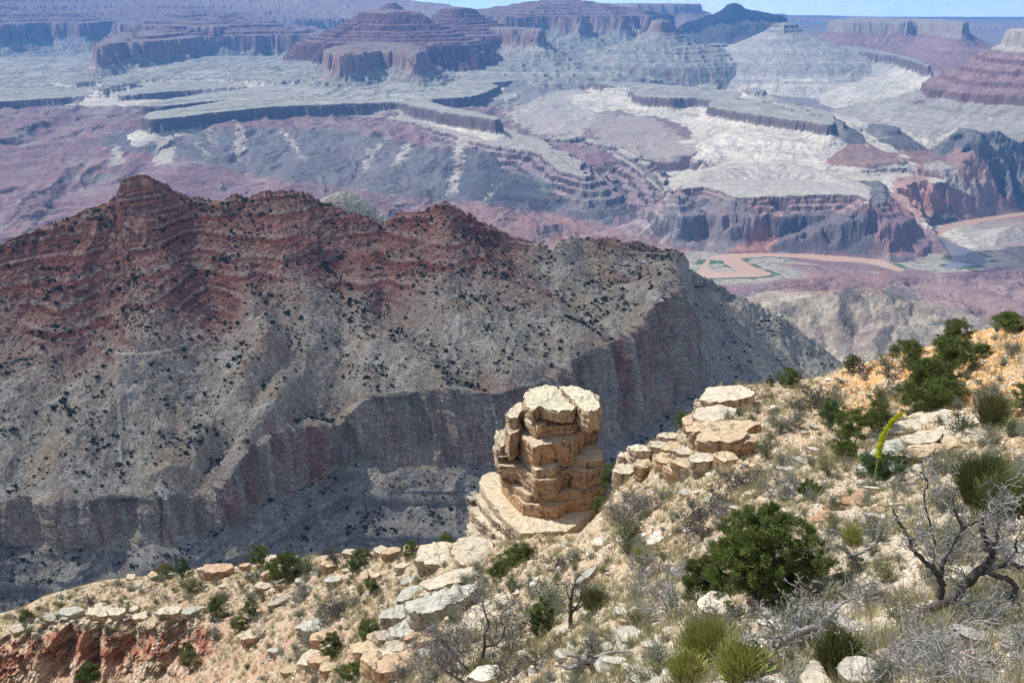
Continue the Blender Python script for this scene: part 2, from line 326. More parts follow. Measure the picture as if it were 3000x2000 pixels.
# temple in cloud shade, and the bench under it
wfeat([(2062,17600),(2110,16800),(2150,16600),(2250,16800),(2300,17500),(2200,18400),(2120,18300)], -290, [(-700,150),(-520,105),(-300,60),(-60,12),(0,0),(16,-60),(30,-130),(110,-180),(300,-290),(700,-420),(1100,-520),(1800,-900)], 7, warp=(40, 400), fine=(22, 100))
wfeat([(2128,17200),(2152,16950),(2172,17100),(2160,17500),(2135,17500)], -120, [(-200,50),(-60,14),(0,0),(14,-30),(80,-80),(100,-105),(260,-180),(600,-260),(900,-500)], 7, warp=(30, 200), fine=(16, 80))
wfeat([(2258,14300),(2290,13800),(2335,14000),(2335,14500),(2290,14800)], -335, [(-400,60),(0,0),(10,-30),(60,-60),(70,-80),(300,-190),(700,-330),(1000,-420),(1500,-620),(2000,-900)], 1, warp=(10, 200), fine=(8, 80))
feat([(2070,134),(2160,130),(2285,128),(2400,134),(2490,146),(2535,153),(2625,165),(2670,178),(2732,197),(2700,176),(2600,152),(2440,124),(2300,112),(2100,118)], -650, P_TON, 1, warp=(20, 300), fine=(12, 80))
wfeat([(2430,16500),(2480,15800),(2600,15500),(2662,15300),(2672,16100),(2700,15500),(2790,14300),(2822,13600),(2832,15500),(2750,17500),(2500,18500)], -335, [(-1500,40),(-60,5),(0,0),(14,-60),(28,-120),(60,-150),(200,-230),(260,-260),(600,-400),(1000,-500),(1500,-800)], 7, warp=(20, 400), fine=(20, 110))
wfeat([(2948,9900),(2962,9400),(3010,9150),(3100,8950),(3300,9000),(3400,10000),(3010,10400)], -280, [(a * (1.3 if a > 20 else 1), b) for a, b in P_TEMP], 7, warp=(20, 300), fine=(14, 80))
# the far plateau's rims
feat([(2270,44),(2330,48),(2450,54),(2560,60),(2750,66),(3000,72),(3300,74),(3300,58),(2700,52),(2270,36)], -640, [(-60000,10),(0,0),(30,-150),(300,-230),(1500,-330)], 7, warp=(300, 2000), fine=(60, 300))
wfeat([(1680,27000),(1850,25000),(2000,25500),(2060,27000),(1900,30000)], -165, [(-6000,60),(0,0),(30,-150),(300,-330),(1500,-530),(2500,-900)], 7, warp=(80, 1500), fine=(40, 300))

for fi, (P, zz, prof, kind, closed, warp, fine) in enumerate(FE):
    pr = np.array(prof, float); reach = pr[-1, 0]
    # keep to the rows and columns the feature can reach
    y0, y1 = P[:, 1].min() - reach, P[:, 1].max() + reach
    r0 = max(0, np.searchsorted(YR[ri], y0) - 2); r1 = min(len(ri), np.searchsorted(YR[ri], y1) + 2)
    xs = Xc[r0:r1]; ys = Yc[r0:r1]
    d, par = segdist(xs, ys, P, closed)
    if closed:
        ins = inpoly(xs, ys, P); s = np.where(ins, -d, d)
        zr = np.interp(par, np.arange(len(P) + 1), np.append(zz, zz[0]))
    else:
        s = d; zr = np.interp(par, np.arange(len(P)), zz)
    seg = np.linalg.norm(np.diff(np.vstack([P, P[:1]]), axis=0), axis=1); cum = np.concatenate([[0], np.cumsum(seg)]); ua = np.interp(par, np.arange(len(cum)), cum)
    full = np.zeros(Xc.shape); full[r0:r1] = ua; UU = up(full)[ri[r0]:ri[r1 - 1] + 1]
    # up to full resolution on the same block
    fr0, fr1 = ri[r0], ri[r1 - 1] + 1
    full = np.full(Xc.shape, 1e6); full[r0:r1] = s; S = up(full)[fr0:fr1]
    full = np.zeros(Xc.shape); full[r0:r1] = zr; full[:r0] = zr[0]; full[r1:] = zr[-1]; ZR = up(full)[fr0:fr1]
    X_, Y_ = Xf[fr0:fr1], Yf[fr0:fr1]
    S = S + warp[0] * N(X_, Y_, warp[1], 'soft', fi % 5) + fine[0] * (0.25 + 0.75 * sst(190, 60, S)) * (0.5 * N(X_, Y_, fine[1], 'soft', fi % 4) + 0.35 * N(X_, Y_, fine[1] * 0.35, 'rough', fi % 4) + 0.4 * RN(X_, Y_, fine[1] * 1.2, 'smooth', fi % 3))
    S = S + sst(60, 400, S) * (0.16 * reach ** 0.5 * 3.5) * RN(X_ + 40 * N(X_, Y_, 300, 'smooth', 1), Y_, 330, 'smooth', 3) * 0.6
    if not closed: S = np.abs(S)
    S = S + sst(90, 260, S) * np.minimum(S * 0.05, 18) * RN(UU + fi * 777, S * 0.10, 170, 'smooth', 2)
    dz = np.interp(S, pr[:, 0], pr[:, 1])
    dz = np.where(S > reach, dz - (S - reach), dz)
    zz_ = ZR + dz
    Zb = Z[fr0:fr1]; m = zz_ > Zb
    Zb[m] = zz_[m]; ID[fr0:fr1][m] = kind; UA[fr0:fr1][m] = UU[m] + fi * 777; SA[fr0:fr1][m] = S[m]; DZ[fr0:fr1][m] = dz[m]

PYn = to_px(Xf, Yf, Z)[1]
# gullied aprons under the walls
GR = RN(Xf + 50 * wx, Yf * 0.32, 250, 'smooth', 1); GR2 = RN(Xf + 20 * wx, Yf * 0.32, 95, 'smooth', 2)
apr = (ID == 2) * sst(-170, -240, DZ) + 0.5 * (ID == 1) * sst(-90, -150, DZ) * (RD > 700)
Z += apr * (8.5 * GR + 1.6 * GR2 - 4) * (1 - sst(17000, 20000, Yf))
Z += ((ID == 1) & (DZ > 4)) * 6 * GR * sst(4, 30, DZ)
# strata ledges: small benches cut into the slopes above the river country
inz = (RD > 80)
lz = Z + 8 * N(Xf, Yf, 900, 'soft2', 2)
def ledge(z, per, share, amt):
    f = (z / per) % 1.0
    g = np.where(f < share, f / share * (1 - share * 0) , 1.0)
    return (mix(f, np.clip(f / share, 0, 1), 1.0) - f) * per * amt
am = np.where((ID == 2) | (ID == 10), 0.8, np.where(ID == 1, 0.22, np.where(ID == 4, 0.6, np.where(ID == 7, 0.8, 0.25))))
am = am * np.where((ID == 2) | (ID == 10), 1, sst(-0.35, 0.6, N(Xf, Yf, 700, 'soft', 4)))
am = np.where((ID == 1) & (DZ > 3), 1.0, am)
Z = np.where(inz, Z + am * np.where((ID == 2) | (ID == 10), ledge(lz, 38, 0.35, 1), np.where((ID == 1) & (DZ > 3), ledge(lz, 10, 0.3, 1), ledge(lz, 17, 0.35, 1))) * (1 - sst(20000, 24000, Yf)), Z)
Z += np.where(inz & (ID > 0), 1.2 * N(Xf, Yf, 45, 'rough', 1), 0) 
PX0, PY0 = to_px(Xf, Yf, -1400.0)
north = inpoly(PX0, PY0, [(-900,0),(3600,0),(3600,570),(3000,622),(2803,650),(2735,670),(2740,690),(2780,730),(2795,757),(2768,783),(2640,775),(2580,760),(2491,752),(2357,743),(2112,745),(2050,775),(2040,812),(-900,900)])
RDn = RD + sst(10, 120, RD) * (46 * RN(Xf, Yf, 260, 'smooth', 1) + 16 * N(Xf, Yf, 70, 'rough', 2))
cap = -1398.5 + np.where(north, 1.15 * np.maximum(RDn - 6, 0), 0.02 * np.maximum(RD, 0) + 0.3 * np.maximum(RD - 160, 0))
Z = np.where(RD < 600, np.minimum(Z, cap), Z); Z = np.where(RD < 0, -1401.0, Z)
drop = (Yf * Yf + Xf * Xf) / (2 * 6371000 * 1.15) * sst(24000, 40000, Yf) * 0.35
Z -= drop
nrm = grid_normals(Xf, Yf, Z); slope = np.arccos(np.clip(np.abs(nrm[..., 2]), 0, 1)) * 180 / np.pi
PX, PY = to_px(Xf, Yf, Z)

# ---- rock colours
f32 = np.float32
n1 = N(Xf, Yf, 500, 'soft', 0); n2 = N(Xf, Yf, 120, 'rough', 1); n3 = N(Xf, Yf, 30, 'rough2', 2); nz = N(lz * 14, Xf * 0.06 + Yf * 0.06, 900, 'rough', 1)
band = np.sin(lz / 5.2 + 2 * n1) * 0.5 + np.sin(lz / 13.0 + 1.0) * 0.5
def base(c): 
    a = np.empty(Z.shape + (3,), f32); a[:] = c; return a
PALE = (0.60, 0.55, 0.465); 
col = base((0.255, 0.165, 0.175))                                   # the purple shales of the floor
col = mixc(col, (0.31, 0.28, 0.265), sst(0.1, 0.9, n1 + 0.25 * n2) * 0.8)
col = mixc(col, (0.36, 0.20, 0.18), sst(0.2, 0.9, band + 0.3 * n2) * 0.5)
col = mixc(col, (0.24, 0.25, 0.22), sst(0.35, 0.9, -n1 + 0.5 * band) * 0.7)
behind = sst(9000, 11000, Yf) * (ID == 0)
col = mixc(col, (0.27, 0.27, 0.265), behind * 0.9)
def where(mask, c, amt=1.0):
    global col
    col = mixc(col, c, (mask * amt).astype(f32))
ton = (ID == 1) | (ID == 5) | (ID == 8)
where(ton, PALE); where(ton * (DZ > -2), (0.30, 0.30, 0.26), 0.85)
where((ID == 1) * sst(0.3, 1, band) * (DZ > 3), (0.28, 0.27, 0.23), 0.6)
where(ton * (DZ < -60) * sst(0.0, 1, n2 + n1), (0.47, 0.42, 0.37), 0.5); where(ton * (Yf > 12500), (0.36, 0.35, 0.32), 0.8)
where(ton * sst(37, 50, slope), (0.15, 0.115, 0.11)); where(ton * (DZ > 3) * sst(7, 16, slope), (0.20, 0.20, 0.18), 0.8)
where(ID == 5, (0.43, 0.385, 0.34), 0.6); where((ID == 5) * (Yf < 4600), (0.36, 0.315, 0.245), 0.95); where((ID == 5) * (Yf < 4600) * sst(0.0, 0.8, n1), (0.30, 0.225, 0.20), 0.6)
r = ID == 2
where(r, (0.27, 0.275, 0.235)); up_ = (r * (DZ > 3)) | (ID == 10)
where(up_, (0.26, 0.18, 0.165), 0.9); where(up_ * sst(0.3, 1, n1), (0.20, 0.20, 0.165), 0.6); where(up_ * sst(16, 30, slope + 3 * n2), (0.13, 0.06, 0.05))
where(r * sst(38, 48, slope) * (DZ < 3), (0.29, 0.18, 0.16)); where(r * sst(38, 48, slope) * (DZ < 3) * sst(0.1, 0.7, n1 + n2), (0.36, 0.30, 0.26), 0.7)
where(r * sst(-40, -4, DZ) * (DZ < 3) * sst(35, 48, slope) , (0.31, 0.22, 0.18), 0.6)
d_ = ID == 3
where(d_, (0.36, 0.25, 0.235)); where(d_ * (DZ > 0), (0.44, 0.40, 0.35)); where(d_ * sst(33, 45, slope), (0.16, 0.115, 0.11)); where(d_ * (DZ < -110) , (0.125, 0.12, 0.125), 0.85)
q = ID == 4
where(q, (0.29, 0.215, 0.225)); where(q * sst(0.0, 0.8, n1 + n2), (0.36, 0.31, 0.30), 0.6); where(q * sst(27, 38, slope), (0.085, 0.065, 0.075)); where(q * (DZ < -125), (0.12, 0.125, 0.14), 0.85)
where(q * (DZ < -230), (0.22, 0.215, 0.21), 0.8); where(q * (DZ > 0), (0.40, 0.36, 0.32))
h = ID == 6
where(h, (0.25, 0.16, 0.17)); where(h * sst(0.2, 0.9, band + .3 * n2), (0.34, 0.23, 0.22), 0.6); where(h * sst(0.2, 1, n1), (0.31, 0.30, 0.27), 0.7)
t7 = ID == 7
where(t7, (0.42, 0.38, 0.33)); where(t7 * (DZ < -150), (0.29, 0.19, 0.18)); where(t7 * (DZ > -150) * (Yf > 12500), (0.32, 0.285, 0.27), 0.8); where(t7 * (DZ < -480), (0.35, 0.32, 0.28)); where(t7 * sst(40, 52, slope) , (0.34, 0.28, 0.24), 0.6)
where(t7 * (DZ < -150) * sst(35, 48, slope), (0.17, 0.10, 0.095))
where(ID == 9, (0.15, 0.145, 0.14)); where((ID == 9) * (DZ < -110), (0.34, 0.19, 0.165), 0.8); where((ID == 9) * sst(0, 1, n2 + n1), (0.30, 0.27, 0.24), 0.5)
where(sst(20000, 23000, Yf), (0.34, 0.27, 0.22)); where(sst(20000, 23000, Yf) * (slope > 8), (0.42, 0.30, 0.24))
where(t7 * (Yf > 15800) * (Yf < 19500) * (PX > 2000) * (PX < 2350), (0.11, 0.125, 0.13), 0.85)  # temple rock darkened: part of its cloud shade is put into the colour
bd = sst(0.15, 0.75, np.sin(lz / 2.7 + 1.5 * n1)) ; bd2 = sst(0.3, 0.9, np.sin(lz / 7.3 + 2 * n1))
stk = N(UA * 0.9, SA * 0.10, 110, 'rough', 1) + 0.4 * N(UA, SA * 0.2, 40, 'rough2', 2)
ap = (((ID == 2) & (DZ < -190)) | ((ID == 1) & (DZ > 2)) | ((ID == 1) & (DZ < -110))) * 1.0
where(q * sst(0.1, 0.7, stk), (0.29, 0.265, 0.26), 0.65)
where(ap, (0.15, 0.16, 0.15), 0.42 * bd * sst(-0.5, 0.5, n1 + n2))
where(ap * ((ID == 2) | (Yf > 9500)), (0.50, 0.47, 0.41), 0.75 * sst(0.25, 0.8, stk))
where(ap * (ID == 1) * (DZ > 2), (0.46, 0.44, 0.38), 0.6 * bd2)
where((apr > 0) * sst(0.2, 0.9, GR), (0.43, 0.41, 0.36), 0.5); where((apr > 0) * (ID == 2) * sst(-0.1, -1.0, GR), (0.21, 0.225, 0.20), 0.6)
where(((ID == 1) | (ID == 2)) * sst(0.86, 1.0, RN(Xf + 60 * wx, Yf * 0.7, 420, 'smooth', 0)) * (slope < 30), (0.16, 0.18, 0.14), 0.5)
where(((ID == 0) | (ID == 6)) * sst(0.88, 1.0, RN(Xf + 90 * wx, Yf * 0.5, 420, 'smooth', 1)), (0.17, 0.125, 0.135), 0.55)
where(((ID == 0) | (ID == 6)) * bd, (0.17, 0.12, 0.13), 0.28)
# mapped patches of ground: a soft, ragged edge
jx = 16 * N(Xf, Yf, 160, 'rough', 2); jy = 9 * N(Xf, Yf, 160, 'rough2', 3)
def patch(poly, c, amt=1.0, cond=None):
    p = np.asarray(poly, float); m = (PX > p[:, 0].min() - 30) & (PX < p[:, 0].max() + 30) & (PY > p[:, 1].min() - 20) & (PY < p[:, 1].max() + 20)
    if cond is not None: m &= cond
    idx = np.nonzero(m); k = inpoly(PX[idx] + jx[idx], PY[idx] + jy[idx], poly)
    idx = (idx[0][k], idx[1][k]); col[idx] += (np.array(c, f32) - col[idx]) * amt
floorish = (ID == 0) | (ID == 4) | (ID == 6) | (ID == 3) | (ID == 9)
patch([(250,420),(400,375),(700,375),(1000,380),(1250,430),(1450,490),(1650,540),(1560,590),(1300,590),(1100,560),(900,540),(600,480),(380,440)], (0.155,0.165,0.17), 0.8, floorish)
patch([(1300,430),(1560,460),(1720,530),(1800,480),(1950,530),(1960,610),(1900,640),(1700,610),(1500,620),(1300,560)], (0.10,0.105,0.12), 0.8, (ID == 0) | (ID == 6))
for sc in ([(478,375),(500,392),(515,480),(450,485),(462,420)], [(605,365),(622,400),(636,430),(600,400)], [(700,352),(716,380),(712,480),(690,480),(688,400)], [(815,370),(850,400),(900,480),(860,440)],
           [(570,395),(590,425),(610,470),(580,440)], [(1190,420),(1210,430),(1160,490),(1150,480)], [(1350,390),(1372,400),(1352,480),(1335,560),(1305,570),(1328,470)], [(1125,410),(1100,450),(1060,520),(1080,440)],
           [(330,430),(352,430),(360,480),(320,490)], [(1475,520),(1440,580),(1410,600),(1460,540)], [(2700,480),(2760,470),(2860,560),(2900,600),(2820,560)], [(2620,440),(2650,470),(2790,600),(2760,600),(2660,500)]):
    patch(sc, (0.44,0.40,0.35), 0.9)
patch([(1050,620),(1400,600),(1700,640),(1900,690),(2100,720),(2090,770),(1500,770),(1100,700)], (0.35,0.20,0.18), 0.55, floorish)
patch([(2080,600),(2230,600),(2300,740),(2100,745),(2000,740)], (0.42,0.20,0.155), 0.7)
patch([(2620,520),(2700,510),(2800,590),(2700,650),(2600,620)], (0.42,0.20,0.16), 0.7)
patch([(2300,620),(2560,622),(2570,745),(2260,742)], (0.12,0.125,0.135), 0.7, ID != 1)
patch([(2380,300),(2560,300),(2640,330),(2700,310),(2640,290),(2500,230),(2420,240)], (0.30,0.20,0.20), 0.6, (ID == 0))
patch([(1700,330),(1760,420),(1950,540),(2010,610),(2200,540),(2060,440),(1900,340)], (0.46,0.42,0.36), 0.6, (ID == 0))
patch([(1480,330),(1700,240),(1760,330),(1700,400),(1560,395)], (0.46,0.42,0.37), 0.85, (ID == 0))
patch([(2150,790),(2600,790),(2650,860),(2300,860)], (0.30,0.185,0.175), 0.7)
patch([(2650,860),(2700,800),(3000,850),(3000,960),(2900,960)], (0.34,0.23,0.21), 0.5)
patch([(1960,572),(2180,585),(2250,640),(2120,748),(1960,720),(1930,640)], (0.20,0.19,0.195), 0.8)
patch([(2545,600),(2620,615),(2800,712),(2795,762),(2560,748)], (0.27,0.175,0.18), 0.9)
for pq in ([(2455,850),(2520,840),(2530,870),(2490,900),(2500,940),(2530,960),(2500,1000),(2480,960),(2450,915),(2465,880)], [(2600,840),(2680,850),(2700,885),(2620,875),(2590,900),(2590,870)], [(2575,960),(2610,955),(2600,1000),(2590,1060),(2575,1050),(2565,1000)], [(2720,930),(2780,935),(2770,955),(2725,950)]):
    patch(pq, (0.13, 0.12, 0.115), 0.85)
patch([(2780,655),(3000,640),(3120,640),(3120,700),(2990,728),(2890,740),(2830,700)], (0.33,0.29,0.26), 0.7)
# banks, bars, thicket along the river
flat = (RD < 190) & (Z < -1385)
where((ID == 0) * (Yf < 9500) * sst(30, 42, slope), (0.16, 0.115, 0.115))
stk = N(UA * 0.9, SA * 0.10, 70, 'rough', 1) + 0.4 * N(UA, SA * 0.2, 24, 'rough2', 2); col *= (1 + 0.24 * sst(8, 20, slope) * sst(50, 38, slope) * stk)[..., None]
w_ = (RD + 14 * n2)
where(flat * (ID == 0) * sst(190, 120, w_), (0.38, 0.345, 0.29))
where((RD > 1) * (ID == 0) * (w_ < 40) * sst(-0.15, 0.1, N(Xf, Yf, 260, 'soft', 2)), (0.075, 0.125, 0.06), 0.9)
where((ID == 0) * (w_ > 20) * (w_ < 150) * sst(0.4, 0.55, N(Xf, Yf, 90, 'rough', 2)), (0.10, 0.14, 0.07), 0.8)
where(RD < 0, (0.5, 0.34, 0.24))
# dry washes
def wash(pts, wd, c, amt=0.9):
    p = np.array(pts, float); m = (PX > p[:, 0].min() - 10) & (PX < p[:, 0].max() + 10) & (PY > p[:, 1].min() - 10) & (PY < p[:, 1].max() + 10)
    idx = np.nonzero(m); d, _ = segdist(PX[idx] + 3 * n2[idx], PY[idx] + 1.5 * n3[idx], p, False); k = sst(wd, wd * 0.5, d)
    col[idx] += (np.array(c, f32) - col[idx]) * (k * amt)[:, None]
wash([(1985,610),(1992,640),(1975,655),(1930,635),(1870,690)], 3, (0.5,0.47,0.42), 0.6)
wash([(1925,628),(1960,650),(1985,672),(1980,685),(1950,695),(1935,712)], 6, (0.52,0.49,0.45))
wash([(1680,300),(1690,360),(1700,400),(1760,430),(1850,480),(1930,550),(1985,610)], 3, (0.5,0.47,0.42), 0.7)
wash([(1850,470),(1900,510),(1940,555)], 5, (0.10,0.16,0.08), 0.7)
kf = np.where((ID == 0) | (ID == 6), 0.4, 1.0); col *= (1 + kf * (0.16 * n2 + 0.14 * n3 + 0.10 * nz))[..., None]
# scrub dots on the pale slopes
where(sst(0.75, 0.95, N(Xf, Yf, 26, 'rough2', 0)) * (RD > 60) * (Yf < 17000), (0.12, 0.12, 0.09), 0.6)
MT_FAR = mat_terrain('far_canyon_rock', (0.05, 0.012), (7.0, 12.0), 0.18)
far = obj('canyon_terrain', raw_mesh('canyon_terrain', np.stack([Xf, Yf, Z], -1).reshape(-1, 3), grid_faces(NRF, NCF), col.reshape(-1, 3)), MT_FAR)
tag(far, kind='structure')
print('far', NRF, NCF)

# ---- water
m = bpy.data.materials.new('silty_river_water'); m.use_nodes = True; p = m.node_tree.nodes['Principled BSDF']
p.inputs['Base Color'].default_value = (0.62, 0.42, 0.31, 1); p.inputs['Roughness'].default_value = 0.22
nn = m.node_tree.nodes.new('ShaderNodeTexNoise'); nn.inputs['Scale'].default_value = 0.08; bb = m.node_tree.nodes.new('ShaderNodeBump'); bb.inputs['Distance'].default_value = 0.6
m.node_tree.links.new(nn.outputs[0], bb.inputs['Height']); m.node_tree.links.new(bb.outputs[0], p.inputs['Normal'])
wx0, wy0 = 300, 4800; 
wv = np.array([(x, y, -1400.0) for y in (5000, 7600) for x in (200, 4200)]) ; wv = wv[[0, 1, 3, 2]]
wo = obj('river_water', raw_mesh('river_water', wv, np.array([[0, 1, 2, 3]])), m); tag(wo, kind='structure')

# reach by the dark hills: sky reflection put into a blue-grey base colour
m2_ = m.copy(); m2_.name = 'sky_tinted_river_water'; p2_ = m2_.node_tree.nodes['Principled BSDF']; p2_.inputs['Base Color'].default_value = (0.20, 0.22, 0.27, 1); p2_.inputs['Roughness'].default_value = 0.12
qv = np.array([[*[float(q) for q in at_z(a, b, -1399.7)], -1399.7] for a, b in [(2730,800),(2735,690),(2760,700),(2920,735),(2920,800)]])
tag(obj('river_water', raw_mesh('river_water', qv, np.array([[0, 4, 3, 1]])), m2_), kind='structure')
#@@RIDGE
# ================================================================== THE NEAR RIDGE (red ledges over a grey wall)
def pl(x, xs, ys): return np.interp(x, xs, ys)
BX = np.array([-500,-200,0,130,270,345,352,380,430,470,520,560,700,780,850,900,950,1030,1120,1170,1240,1270,1310,1350,1400,1500,1620,1640,1700,1800,1900,1960,2010,2024,2100,2200,2290,2440,2560,2750], float)
CY = np.array([820,770,716,666,612,572,532,516,511,533,560,581,578,556,556,562,592,622,655,624,620,600,592,612,645,686,728,708,697,698,716,740,772,792,832,882,932,1045,1110,1200], float)
NCB = 1500
bx = np.linspace(-420, 2700, NCB)
cy = pl(bx, BX, CY)
cyj = -2.5 * N(bx, 0 * bx, 60, 'rough', 1) - 6.0 * np.round(1.3 * N(bx, 0 * bx + 50, 90, 'rough', 2))
cyd = cy + 0.0
def K(tab):                       # smooth curve across the columns
    t = np.array(tab, float); v = np.interp(bx, t[:, 0], t[:, 1]); k = np.hanning(41); k /= k.sum()
    return np.convolve(np.pad(v, 20, 'edge'), k, 'valid')
crestY = K([(-420,1640),(0,1750),(350,1950),(520,2050),(900,2120),(1310,2150),(1620,2080),(1800,2280),(2020,2300),(2200,2330),(2440,2380),(2700,2400)])
# wall: top and foot rows
wt_ = K([(-420,1500),(0,1468),(250,1458),(400,1470),(520,1470),(640,1440),(700,1350),(800,1275),(900,1235),(1000,1250),(1060,1180),(1150,1158),(1300,1150),(1450,1155),(1560,1120),(1640,1075),(1750,1030),(1860,975),(1900,900),(1960,850),(2010,830),(2030,1000),(2080,1110),(2150,1130),(2300,1120),(2470,1120),(2700,1180)])
wf_ = K([(-420,1620),(0,1590),(250,1600),(400,1585),(480,1600),(600,1555),(720,1520),(800,1450),(870,1435),(1000,1365),(1150,1360),(1300,1355),(1450,1360),(1560,1350),(1640,1330),(1750,1300),(1860,1260),(1900,1240),(1960,1200),(2010,1150),(2030,1140),(2080,1150),(2150,1160),(2300,1150),(2470,1150),(2700,1210)])
wt_ = wt_ - 11 * N(bx, 0 * bx, 260, 'smooth', 1) * sst(2020, 1980, bx)
wfY = K([(-420,1180),(0,1250),(250,1245),(480,1245),(720,1330),(870,1420),(1000,1500),(1450,1500),(1640,1560),(1860,1680),(1960,1760),(2030,1850),(2150,1950),(2300,2080),(2470,2180),(2700,2200)])
thick = K([(-420,14),(700,16),(900,20),(1300,24),(1860,36),(2010,40),(2050,20),(2150,12),(2700,12)])
def zof(py, Y):
    x, y, w = ray(0, py); return w / y * Y
# stations from the gully floor up to the crest and over the back: (rows between, py, Y)
LY = [(1900, 1050), (1760, None), (1660, None)]
st = []
flo = zof(wf_, wfY)                                  # foot of the wall
def row_zy(z, Y): st.append((Y, z))
wfY = wfY + 9 * N(bx, 0 * bx + 9, 300, 'smooth', 2)
flo = zof(wf_, wfY); zb = flo
row_zy(zb - 150, wfY - 330); row_zy(zb - 106, wfY - 215); row_zy(zb - 84, wfY - 128); row_zy(zb - 56, wfY - 119); row_zy(zb - 40, wfY - 62); row_zy(zb - 20, wfY - 55); row_zy(zb, wfY)
zt = zof(wt_, wfY + thick); row_zy(mix(zb, zt, 0.55), wfY + thick * 0.35); row_zy(zt, wfY + thick)
zc = zof(cy, crestY)
for f, h in ((0.10, 0.13), (0.25, 0.27), (0.42, 0.43), (0.60, 0.575), (0.76, 0.71), (0.88, 0.83), (0.95, 0.915)):
    Yq = mix(wfY + thick, crestY, f); row_zy(mix(zt, zc, h), Yq)
row_zy(zc, crestY)
row_zy(zc - 18, crestY + 30); row_zy(zc - 90, crestY + 150); row_zy(zc - 330, crestY + 500)
SN = [30, 40, 24, 30, 12, 40, 70, 60, 70, 75, 75, 75, 75, 60, 45, 45, 10, 12, 12]
Yb_, Zb_, sid = [], [], []
for i, nrow in enumerate(SN):
    for t in np.arange(nrow) / nrow:
        Yb_.append(mix(st[i][0], st[i + 1][0], t)); Zb_.append(mix(st[i][1], st[i + 1][1], t)); sid.append(i + t)
Yb_.append(st[-1][0]); Zb_.append(st[-1][1]); sid.append(len(SN))
YB = np.array(Yb_); ZB = np.array(Zb_); sid = np.array(sid)
# soften the joints of the long slopes
for it in range(6):
    for A_ in (YB, ZB):
        m = (sid > 9.3) & (sid < 15.6); A_[1:-1][m[1:-1]] = (0.25 * A_[:-2] + 0.5 * A_[1:-1] + 0.25 * A_[2:])[m[1:-1]]
NRB = len(sid)
XB = (bx[None, :] - W / 2) / F * (YB * CP - ZB * SP)
SID = np.repeat(sid[:, None], NCB, 1); BXX = np.repeat(bx[None, :], NRB, 0)
PXb, PYb = to_px(XB, YB, ZB)
wallm = sst(5.9, 6.1, SID) * sst(8.15, 7.95, SID)
slopem = sst(8.0, 8.6, SID) * sst(15.95, 15.2, SID)
lowm = sst(6.0, 5.7, SID)
hzone = (BXX < 2050)
# gullies and spurs on the long slope
def gully(pts, depth, wd):
    p = np.array(pts, float); d, _ = segdist(PXb + 14 * N(XB, YB, 200, 'soft', 1), PYb, p, False)
    return -depth * np.exp(-(d / wd) ** 2) + depth * 0.35 * np.exp(-((d - wd * 2.2) / (wd * 1.2)) ** 2)
disp = np.zeros(XB.shape)
for g, dp, wd in (([(1400,650),(1500,720),(1640,830),(1760,930),(1850,1000)], 26, 45), ([(1150,900),(1300,1010),(1400,1120),(1480,1180)], 26, 50), ([(760,800),(850,960),(900,1100),(960,1230)], 20, 45),
                  ([(820,1040),(760,1130),(700,1220),(620,1330)], 16, 30), ([(420,720),(330,860),(250,1000),(120,1200),(60,1400)], 14, 60), ([(560,700),(650,900),(760,1060),(980,1200)], 14, 50), ([(1700,760),(1780,850),(1880,900)], 12, 30),
                  ([(2060,830),(2200,960),(2350,1060),(2450,1100)], 14, 40), ([(2020,830),(2080,960),(2200,1100)], 14, 40)):
    disp += gully(g, dp, wd)
disp *= slopem
ZB = ZB - (sst(14.6, 16, SID) * sst(17.5, 16.5, SID)) * cyj[None, :] * YB / F
sx = XB + 0.35 * YB
disp += slopem * (4.5 * RN(XB + 30 * N(XB, YB, 200, 'smooth', 1), YB * 0.45, 170, 'smooth', 2) + 1.5 * RN(XB, YB * 0.6, 45, 'soft', 3) + 0.9 * N(XB, YB, 22, 'rough', 1)) 
disp += lowm * (5 * RN(XB, YB * 0.5, 120, 'smooth', 1) + 1.8 * N(XB, YB, 30, 'rough', 2))
disp += wallm * 16 * RN(XB + YB, ZB * 0.05, 210, 'smooth', 3) * sst(5.9, 6.6, SID)
disp += wallm * (11 * RN(XB + YB, ZB * 0.25, 95, 'smooth', 1) + 5 * N((XB + YB) , ZB * 0.35, 26, 'rough', 2) + 1.2 * N((XB + YB) * 0.4, ZB * 1.6, 12, 'rough', 3))
n = grid_normals(XB, YB, ZB)
if n[NRB // 2, NCB // 2, 1] > 0: n = -n
hz_ = n.copy(); hz_[..., 2] *= 0.15; hz_ /= np.linalg.norm(hz_, axis=-1, keepdims=True)
dirn = np.where((wallm > 0.3)[..., None], hz_, n)
XB = XB + dirn[..., 0] * disp; YB = YB + dirn[..., 1] * disp; ZB = ZB + dirn[..., 2] * disp
# ledges: beds stand out of the slope and the soft rock between draws back
zr = ZB + 7 * N(XB, YB, 420, 'smooth', 2) + 0.4 * N(XB, YB, 60, 'soft', 2)
def beds(z, per, sharp=0.3):
    f = (z / per) % 1.0
    return np.where(f < sharp, f / sharp * -1.0, (f - sharp) / (1 - sharp) - 1.0) + 0.5
redz = sst(1600, 1350, BXX) * sst(640, 560, np.abs(PYb - 560 - 180) - (np.where(BXX < 600, 60, -120)) + 520)
upz = sst(10.3, 12.6, SID + 0.9 * N(XB, YB, 500, 'smooth', 3)) * (SID < 15.98)
led = sst(-0.7, 0.1, N(XB, YB, 230, 'soft', 1) + 0.15)
push = upz * sst(1720, 1450, BXX) * led * (7.0 * beds(zr, 22, 0.2) + 2.8 * beds(zr + 3, 8.3, 0.25))
push += sst(8.4, 8.0, SID) * (5.0 * lowm * beds(zr, 24, 0.25) + 2.6 * beds(zr, 21) + 1.3 * beds(zr + 2, 8.5)) * (1 - 0.4 * wallm)
